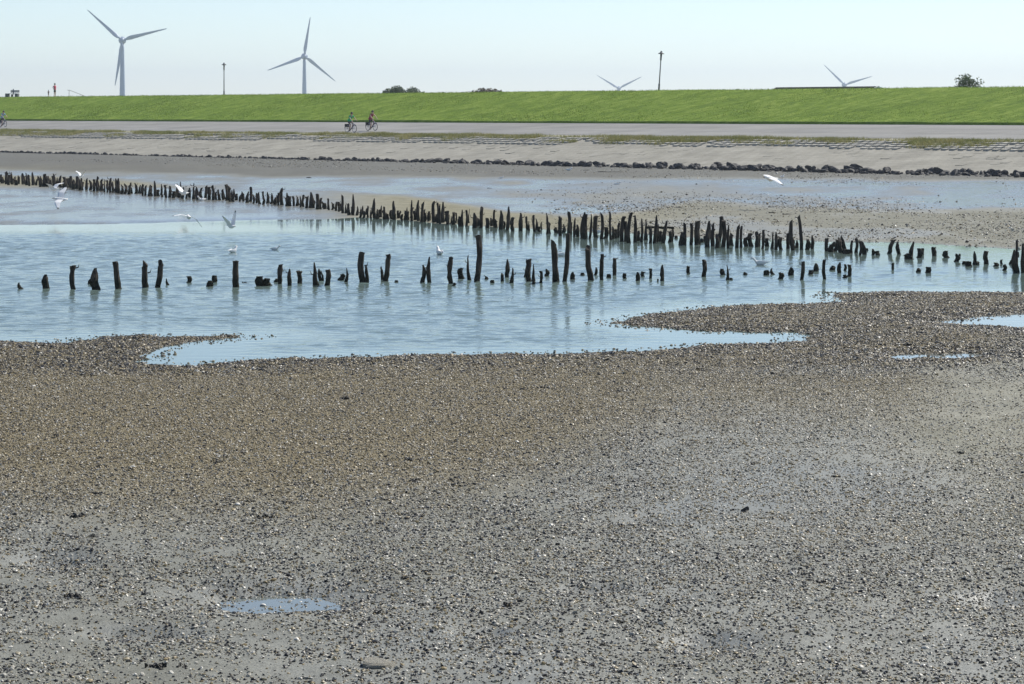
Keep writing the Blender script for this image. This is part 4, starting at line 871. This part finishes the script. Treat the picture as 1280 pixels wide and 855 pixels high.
# ------------------------------------------------------------------ people
def skin_obj(name, verts, edges, rads, m, parent, sub=1):
    me = bpy.data.meshes.new(name); me.from_pydata(verts, edges, []); me.update()
    o = link(name, me, None, parent)
    o.modifiers.new('skin', 'SKIN')
    sv = me.skin_vertices[0].data if me.skin_vertices else None
    if sv is None:
        bpy.context.view_layer.objects.active = o; me.attributes; 
    for i, q in enumerate(rads):
        me.skin_vertices[0].data[i].radius = q if isinstance(q, tuple) else (q, q); me.skin_vertices[0].data[i].use_root = (i == 0)
    sd_ = o.modifiers.new('smooth', 'SUBSURF'); sd_.levels = sub; sd_.render_levels = sub
    dg = bpy.context.evaluated_depsgraph_get(); me2 = bpy.data.meshes.new_from_object(o.evaluated_get(dg)); o.modifiers.clear(); o.data = me2; me2.name = name
    me2.materials.clear(); me2.materials.append(m); me2.polygons.foreach_set('use_smooth', [True] * len(me2.polygons)); return o

def person(pose, loc, rz_, sc, label, shirt, shorts, hairm, group=None, sleeveless=False, cat='person'):
    root = empty('person', loc, rz_, label, cat, group); root.scale = (sc, sc, sc)
    J = dict(pose); V, E, R = [], [], []
    def add(n, r): V.append(J[n]); R.append(r); J['#' + n] = len(V) - 1
    for n, r in (('pelvis', (.125, .10)), ('waist', (.115, .085)), ('chest', (.145, .10)), ('shoulders', (.09, .07)), ('neck', .052), ('chin', (.062, .07)), ('head', (.078, .095)), ('crown', (.06, .07)), ('nose', .014)): add(n, r)
    for sd in 'lr':
        for n, r in (('sh', .055), ('el', .042), ('wr', .028), ('palm', (.022, .034)), ('hip', .088), ('kn', .058), ('an', .036), ('heel', .036), ('toe', .03)): add(n + sd, r)
    ix = lambda n: J['#' + n]
    E += [(ix(a_), ix(b_)) for a_, b_ in (('pelvis', 'waist'), ('waist', 'chest'), ('chest', 'shoulders'), ('shoulders', 'neck'), ('neck', 'chin'), ('chin', 'head'), ('head', 'crown'), ('chin', 'nose'))]
    for sd in 'lr':
        E += [(ix(a_ + sd), ix(b_ + sd)) for a_, b_ in (('sh', 'el'), ('el', 'wr'), ('wr', 'palm'), ('hip', 'kn'), ('kn', 'an'), ('an', 'heel'), ('an', 'toe'))]
        E += [(ix('shoulders'), ix('sh' + sd)), (ix('pelvis'), ix('hip' + sd))]
        p = Vector(J['palm' + sd]); w = Vector(J['wr' + sd]); d = (p - w).normalized(); sdv = d.cross(Vector((0, 1, 0))); sdv = sdv.normalized() if sdv.length > .1 else Vector((1, 0, 0))
        for q, ln in ((-.024, .05), (-.008, .066), (.008, .062), (.024, .048)):
            V.append(tuple(p + d * .03 + Vector((0, 0, 0)) + Vector((0, 1, 0)) * q)); R.append(.009); V.append(tuple(p + d * (.03 + ln) + Vector((0, 1, 0)) * q * 1.3 - sdv * .02)); R.append(.007)
            E += [(ix('palm' + sd), len(V) - 2), (len(V) - 2, len(V) - 1)]
        V.append(tuple(p + Vector((0, 1, 0)) * .045 + d * .03)); R.append(.009); E.append((ix('palm' + sd), len(V) - 1))
    skin_obj('body', V, E, R, M['skin'], root)
    L = lambda a_, b_, f: tuple(Vector(J[a_]).lerp(Vector(J[b_]), f))
    V = [J['waist'], J['chest'], J['shoulders'], L('shoulders', 'neck', .35), L('waist', 'pelvis', .6)]; E = [(0, 1), (1, 2), (2, 3), (0, 4)]; R = [(.16, .125), (.19, .14), (.13, .10), .075, (.165, .135)]
    for sd in 'lr':
        V.append(J['sh' + sd]); R.append(.07 if not sleeveless else .06); E.append((2, len(V) - 1))
        if not sleeveless: V.append(L('sh' + sd, 'el' + sd, .62)); R.append(.06); E.append((len(V) - 2, len(V) - 1))
    skin_obj('shirt', V, E, R, M[shirt], root)
    V = [J['pelvis'], L('pelvis', 'waist', .45)]; E = [(0, 1)]; R = [(.145, .12), (.13, .105)]
    for sd in 'lr':
        V.append(J['hip' + sd]); R.append(.105); E.append((0, len(V) - 1)); V.append(L('hip' + sd, 'kn' + sd, .7)); R.append(.082); E.append((len(V) - 2, len(V) - 1))
    skin_obj('shorts', V, E, R, M[shorts], root)
    hd = Vector(J['head']); cr = Vector(J['crown']); up = (cr - hd).normalized(); mb = MB(); rings = []
    fx = Vector((1, 0, 0)); sdv = Vector((0, 1, 0)); fx = (fx - up * fx.dot(up)).normalized()
    for k in range(7):
        a_ = -0.35 + k / 6 * (math.pi / 2 + .3); rr = .112 * math.cos(a_) + .002
        rings.append([tuple(hd + up * (.005 + .125 * math.sin(a_)) - fx * .022 + fx * rr * 1.05 * math.cos(t) + sdv * rr * .92 * math.sin(t)) for t in [q * 2 * math.pi / 14 for q in range(14)]])
    mb.rings(rings); mb.build('hair', M[hairm], root, smooth=True)
    for sd in 'lr':
        h_, t_ = Vector(J['heel' + sd]), Vector(J['toe' + sd]); mb = MB(); mb.tube([h_ - (t_ - h_) * .25, h_, h_.lerp(t_, .5), t_, t_ + (t_ - h_) * .25], [.03, .048, .046, .042, .02], 8); mb.build('shoe', M['dark_cloth'], root, smooth=True)
    return root
STAND = dict(pelvis=(0, 0, .93), waist=(0, 0, 1.08), chest=(.01, 0, 1.27), shoulders=(0, 0, 1.42), neck=(.01, 0, 1.50), chin=(.03, 0, 1.565), head=(.02, 0, 1.655), crown=(.01, 0, 1.72), nose=(.115, 0, 1.60),
             shl=(0, .18, 1.41), ell=(-.06, .30, 1.16), wrl=(.03, .17, 1.0), palml=(.07, .10, .99), shr=(0, -.18, 1.41), elr=(-.04, -.36, 1.18), wrr=(.05, -.20, 1.04), palmr=(.08, -.13, 1.03),
             hipl=(0, .09, .88), knl=(.03, .10, .48), anl=(0, .10, .09), heell=(-.04, .10, .045), toel=(.14, .12, .035), hipr=(0, -.09, .88), knr=(.01, -.11, .48), anr=(-.02, -.12, .09), heelr=(-.06, -.12, .045), toer=(.12, -.15, .035))
RIDE = dict(pelvis=(-.20, 0, .98), waist=(-.14, 0, 1.12), chest=(-.03, 0, 1.29), shoulders=(.06, 0, 1.42), neck=(.11, 0, 1.48), chin=(.16, 0, 1.545), head=(.165, 0, 1.635), crown=(.15, 0, 1.70), nose=(.25, 0, 1.575),
            shl=(.06, .18, 1.40), ell=(.25, .27, 1.19), wrl=(.42, .25, 1.06), palml=(.49, .25, 1.045), shr=(.06, -.18, 1.40), elr=(.25, -.27, 1.19), wrr=(.42, -.25, 1.06), palmr=(.49, -.25, 1.045),
            hipl=(-.18, .09, .95), knl=(.20, .10, .80), anl=(.02, .11, .42), heell=(-.03, .11, .37), toel=(.14, .11, .36), hipr=(-.18, -.09, .95), knr=(.10, -.10, .55), anr=(-.07, -.11, .20), heelr=(-.12, -.11, .15), toer=(.05, -.11, .14))

# ------------------------------------------------------------------ bicycles
def bicycle(loc, rz_, label):
    root = empty('bicycle', loc, rz_, label, 'bicycle', 'bicycles on the dike road'); RW = .345
    for wx in (-.54, .54):
        ty = MB(); ty.torus((0, 0, 0), RW - .025, .025, 26, 6); w_ = ty.build('wheel', M['rubber'], root, (wx, 0, RW))
        rm = MB(); rm.torus((0, 0, 0), RW - .058, .013, 26, 5); rm.build('rim', M['chrome'], w_)
        sp = MB()
        for q in range(14):
            t = q * 2 * math.pi / 14; sp.tube([(0, (-1) ** q * .03, 0), ((RW - .06) * math.cos(t), 0, (RW - .06) * math.sin(t))], .004, 4)
        sp.tube([(0, -.05, 0), (0, .05, 0)], .03, 8); sp.build('spokes', M['chrome'], w_)
        mg = MB(); pts = [((RW + .025) * math.cos(t), 0, (RW + .025) * math.sin(t)) for t in np.linspace(.5 if wx < 0 else .9, math.pi - (.1 if wx < 0 else .4), 9)]
        mg.tube(pts, .022, 5); mg.build('mudguard', M['bike_blue'], root, (wx, 0, RW))
    f = MB(); bb = (-.08, 0, .28); hd0, hd1 = (.36, 0, .62), (.31, 0, .86); st = (-.21, 0, .82)
    for a_, b_, r_ in ((bb, st, .022), (bb, hd0, .026), ((-.17, 0, .66), hd1, .022), (hd0, hd1, .026), (bb, (-.54, 0, RW), .016), ((-.19, 0, .76), (-.54, 0, RW), .014)): f.tube([a_, b_], r_, 7)
    f.build('frame', M['bike_blue'], root)
    k = MB(); k.tube([hd0, (.42, .05, .55), (.54, .05, RW)], .015, 6); k.tube([hd0, (.42, -.05, .55), (.54, -.05, RW)], .015, 6); k.build('fork', M['bike_blue'], root)
    h = MB(); h.tube([hd1, (.29, 0, 1.02)], .018, 6); h.tube([(.50, .30, 1.035), (.34, .26, 1.05), (.29, 0, 1.02), (.34, -.26, 1.05), (.50, -.30, 1.035)], .014, 6); h.build('handlebar', M['metal'], root)
    s_ = MB(); s_.tube([(-.36, 0, .90), (-.28, 0, .91), (-.16, 0, .91), (-.04, 0, .90)], [.07, .10, .06, .025], 8); s_.tube([st, (-.22, 0, .90)], .015, 6); s_.build('saddle', M['rubber'], root)
    c = MB(); c.tube([(-.08, -.06, .28), (-.08, .06, .28)], .07, 10); c.tube([(-.08, .09, .28), (.04, .10, .33)], .013, 5); c.tube([(-.08, -.09, .28), (-.18, -.10, .15)], .013, 5)
    c.box((.05, .14, .335), (.10, .09, .025)); c.box((-.16, -.14, .125), (.10, .09, .025)); c.build('crank', M['metal'], root)
    r_ = MB(); r_.box((-.58, 0, .76), (.40, .13, .02)); r_.tube([(-.72, 0, .75), (-.54, .05, RW)], .008, 5); r_.tube([(-.72, 0, .75), (-.54, -.05, RW)], .008, 5); r_.build('rack', M['metal'], root)
    for sy in (-.11, .11):
        b = MB(); b.box((-.58, sy, .61), (.26, .09, .26)); b.box((-.58, sy, .75), (.265, .095, .03)); b.build('pannier', M['bag'], root)
    l_ = MB(); l_.tube([(.40, 0, .80), (.46, 0, .80)], [.03, .045], 8); l_.build('headlight', M['chrome'], root)
    return root
hdg = math.atan2(-DY, -DX)
def on_road(px_, py_):
    best = None
    for t in np.linspace(131.4, 145, 137):
        k = (px_ - 640) / F; Y = t / (NX * k + NY); z = road_z(t) if t > 132.4 else 2.56 + (t - 131.2) * .07; q = abs(HZ + (HC - z) * F / Y - py_)
        if best is None or q < best[0]: best = (q, (k * Y, Y, z + .01))
    return best[1]
for (px_, py_, lb, bl_, sh, so, hm, sv) in ((438.5, 165.6, 'person in a green shirt cycling, nearer of the two riders on the road', 'dark bicycle with black panniers ridden by the person in green', 'green_cloth', 'dark_cloth', 'hair', False),
                                     (464.5, 163.4, 'person in a maroon sleeveless top cycling ahead of another', 'dark bicycle with black panniers ridden by the person in maroon', 'maroon_cloth', 'dark_cloth', 'hair', True),
                                     (3.6, 158.8, 'person in a pale blue shirt cycling at the left edge of the photo', 'dark bicycle half out of frame at the left edge', 'pale_blue_cloth', 'dark_cloth', 'hair', False)):
    p = on_road(px_, py_); bicycle(p, hdg, bl_); person(RIDE, p, hdg, 1.06, lb, sh, so, hm, 'people cycling on the dike road', sv)
def on_crest(px_, t=155.8): X, Y, z = crest_pt(px_, t); return (X, Y, z - .03)
person(STAND, on_crest(68.5), -0.5, 0.97, 'person in red pink top and dark shorts standing on the dike crest', 'pink_cloth', 'dark_cloth', 'hair')
CH = {k: (v[0] * .8, v[1] * .72, v[2]) for k, v in STAND.items()}
person(CH, on_crest(60.6), 1.2, 0.50, 'small child in dark clothes standing left of the person in red pink', 'dark_cloth', 'dark_cloth', 'hair', cat='child')

# ------------------------------------------------------------------ bench and handrail on the crest
bp = on_crest(15.2, 156.2); bench = empty('bench', bp, math.atan2(DY, DX) + math.pi + .55, 'dark blue grey bench on the dike crest at the left edge', 'bench')
bench.rotation_euler = (0, 0, -.25)
sc_ = 1.0
for q in (-.66, .68): mb = MB(); mb.box((q, 0, .22), (.42, .5, .46)); mb.build('end_block', M['concrete'], bench)
mb = MB(); mb.box((0, 0, .19), (.14, .4, .40)); mb.build('middle_leg', M['concrete'], bench)
for q in (-.16, 0, .16): mb = MB(); mb.box((0, q, .475), (1.74, .14, .05)); mb.build('seat_plank', M['bench'], bench)
for x0, x1 in ((-.33, -.02), (.06, .90)):
    for zz in (.64, .80): mb = MB(); mb.box(((x0 + x1) / 2, .24, zz + .05), (x1 - x0, .05, .14)); mb.build('back_plank', M['bench'], bench)
mb = MB(); mb.box((.02, .30, .72), (.12, .07, .72)); mb.build('back_post', M['bench'], bench)
rp = on_crest(86.4, 155.9); rail = empty('handrail', rp, 0, 'thin grey metal handrail sloping down from the crest right of the standing person', 'handrail')
mb = MB(); mb.tube([(0, 0, -.1), (0, 0, .82)], .03, 8); mb.build('rail_post', M['grey_metal'], rail)
mb = MB(); mb.tube([(-.2, 0, .82), (.05, 0, .82), (2.1, -.2, .05), (2.6, -.25, -.15)], .028, 8); mb.build('rail_bar', M['grey_metal'], rail)
mb = MB(); mb.tube([(1.7, -.16, -.6), (1.7, -.16, .2)], .025, 8); mb.build('rail_post', M['grey_metal'], rail)

# ------------------------------------------------------------------ gulls
def gull(px_, py_, span_m, depth_py, head, pose, label, wl=(20, -10), wr=(20, -10), roll=0.0, pitch=0.0, fly=True, sc=1.0, group='gulls about the pool'):
    # depth from the ground row depth_py; the bird hangs or floats above that row
    X0, Y, z0 = ground(px_, depth_py); X = (px_ - W / 2) * Y / F; z = HC - (py_ - HZ) * Y / F
    root = empty('gull', (X, Y, z), 0, label, 'gull', group); root.rotation_euler = (roll, pitch, head); sc *= 1.2; root.scale = (sc, sc, sc)
    up = 0.0 if fly else 0.05
    sp = [(-.20, .012, .030, .006), (-.15, .008, .036, .016), (-.09, 0, .048, .040), (-.02, -.006, .058, .056), (.05, 0, .056, .056), (.095, .018 + up * .5, .040, .046), (.125, .035 + up * 1.1, .032, .036), (.155, .042 + up * 1.5, .032, .034), (.18, .040 + up * 1.5, .022, .024), (.192, .036 + up * 1.5, .009, .009)]
    mb = MB(); mb.rings([[(x_, ry * math.cos(t), zz + rz_ * math.sin(t)) for t in [q * 2 * math.pi / 10 for q in range(10)]] for x_, zz, ry, rz_ in sp]); mb.build('body', M['feather'], root, smooth=True)
    mb = MB(); mb.tube([(.185, 0, .038 + up * 1.5), (.21, 0, .034 + up * 1.5), (.232, 0, .026 + up * 1.5)], [.010, .008, .002], 6); mb.build('beak', M['beak'], root)
    for sg, (a1, a2) in ((1, wl), (-1, wr)):
        mb = MB(); rings = []; mi = []
        if fly:
            p = Vector((0.02, sg * .045, .03)); q1 = Vector((.02, math.cos(math.radians(a1)) * sg * .18, math.sin(math.radians(a1)) * .18)); q2 = Vector((-.10, math.cos(math.radians(a2)) * sg * .27, math.sin(math.radians(a2)) * .27))
            secs = [(p, .15), (p + q1 * .5, .14), (p + q1, .13), (p + q1 + q2 * .45, .10), (p + q1 + q2 * .8, .06), (p + q1 + q2, .012)]
        else:
            secs = [(Vector((.07, sg * .050, .022)), .05), (Vector((.02, sg * .063, .030)), .07), (Vector((-.08, sg * .050, .026)), .06), (Vector((-.21, sg * .020, .030)), .02), (Vector((-.25, sg * .008, .033)), .008)]
        for i, (c, ch) in enumerate(secs):
            if fly: rings.append([tuple(c + Vector((ch * u, 0, v))) for u, v in ((.5, 0), (.2, .009), (-.3, .006), (-.8, 0), (-.3, -.004), (.2, -.004))])
            else: rings.append([tuple(c + Vector((0, ch * .16 * math.cos(t) * sg, ch * .62 * math.sin(t)))) for t in [q * math.pi / 3 for q in range(6)]])
        mb.rings(rings[:5] if fly else rings)
        w_ = mb.build('wing', M['wing'], root)
        if fly: tp = MB(); tp.rings(rings[4:]); tp.build('wing_tip', M['wing_tip'], w_)
    if not fly and pose == 'stand':
        for sg in (-1, 1): mb = MB(); mb.tube([(0, sg * .025, -.04), (0, sg * .025, -.16)], .007, 5); mb.build('leg', M['beak'], root)
    return root
PI = math.pi
gull(67, 236, 1, 262, 2.6, 'fly', 'white gull flying just in front of the far stakes at left', (38, 10), (38, 10), sc=1.15)
gull(75.5, 249.5, 1, 272, PI * .97, 'fly', 'white gull flying low over the grey mud at left with spread wings', (8, -6), (16, 4), roll=-.55, sc=1.3)
gull(101.5, 220, 1, 232, 1.0, 'fly', 'tiny gull flying among the stake tops at left', (50, 30), (50, 30), sc=.9)
gull(229.5, 241.5, 1, 262, -2.2, 'fly', 'white gull with raised wings in front of the far stakes', (48, 8), (50, 18), sc=1.3)
gull(236, 271.5, 1, 290, 1.9, 'fly', 'gull with drooping wings gliding just above the mud edge', (8, -14), (-22, -50), roll=.1, sc=1.1)
gull(289, 283, 1, 300, PI - .75, 'fly', 'gull flying left with both wings held high over the pool', (48, 30), (70, 95), roll=.05, sc=1.0)
gull(251.5, 249.6, 1, 251.5, -2.3, 'stand', 'gull standing at the foot of the far stakes on the mud', fly=False, sc=1.1)
gull(291.5, 314, 1, 316, 1.1, 'swim', 'gull floating above the straight blunt post, seen from behind', fly=False, sc=.95)
gull(344.5, 311.3, 1, 312.6, -.35, 'swim', 'smaller gull floating right of another in the pool', fly=False, sc=.75)
gull(549.5, 316, 1, 318.5, 1.9, 'swim', 'white gull floating in the middle of the pool left of the tallest post', fly=False, sc=1.15)
gull(703, 318.5, 1, 320, .5, 'swim', 'gull floating half hidden behind the leaning posts', fly=False, sc=.9)
gull(949.5, 329, 1, 331.5, PI, 'swim', 'gull swimming to the left between the two rows of posts', fly=False, sc=1.0)
gull(963.5, 223.5, 1, 262, 3.6, 'fly', 'large white gull gliding above the wet channel at right', (10, -10), (-5, -28), roll=-.35, sc=1.5)
gull(978, 221, 1, 224, .8, 'stand', 'tiny gull on the wet mud right of the large gliding gull', fly=False, sc=.8)
gull(711.3, 212.3, 1, 213.5, .3, 'stand', 'gull standing on mud just below the rock line right of middle', fly=False, sc=1.05)
gull(772, 230.3, 1, 231, .2, 'stand', 'tiny gull resting on the wet flat below the right of middle rocks', fly=False, sc=.9)
gull(627, 222.5, 1, 223.5, .4, 'stand', 'tiny gull on the wet flat above the brown sandbank', fly=False, sc=.75)
gull(745, 290, 1, 293, PI, 'swim', 'gull afloat among the far stakes with white head', fly=False, sc=1.0)

# ------------------------------------------------------------------ the hazy air of a warm day on the coast
hz = MB(); hz.box((0, 2500, 56), (10400, 7400, 116.4))
hm = bpy.data.materials.new('sea_haze'); hm.use_nodes = True; ht = hm.node_tree; ht.nodes.clear()
pv = ht.nodes.new('ShaderNodeVolumePrincipled'); pv.inputs['Color'].default_value = (0.77, 0.86, 1.0, 1); pv.inputs['Density'].default_value = HAZE; pv.inputs['Anisotropy'].default_value = 0.25
ho = ht.nodes.new('ShaderNodeOutputMaterial'); ht.links.new(pv.outputs[0], ho.inputs['Volume'])
tag(hz.build('haze', hm), 'thin pale haze in the air over the flat', 'haze', None, 'stuff')
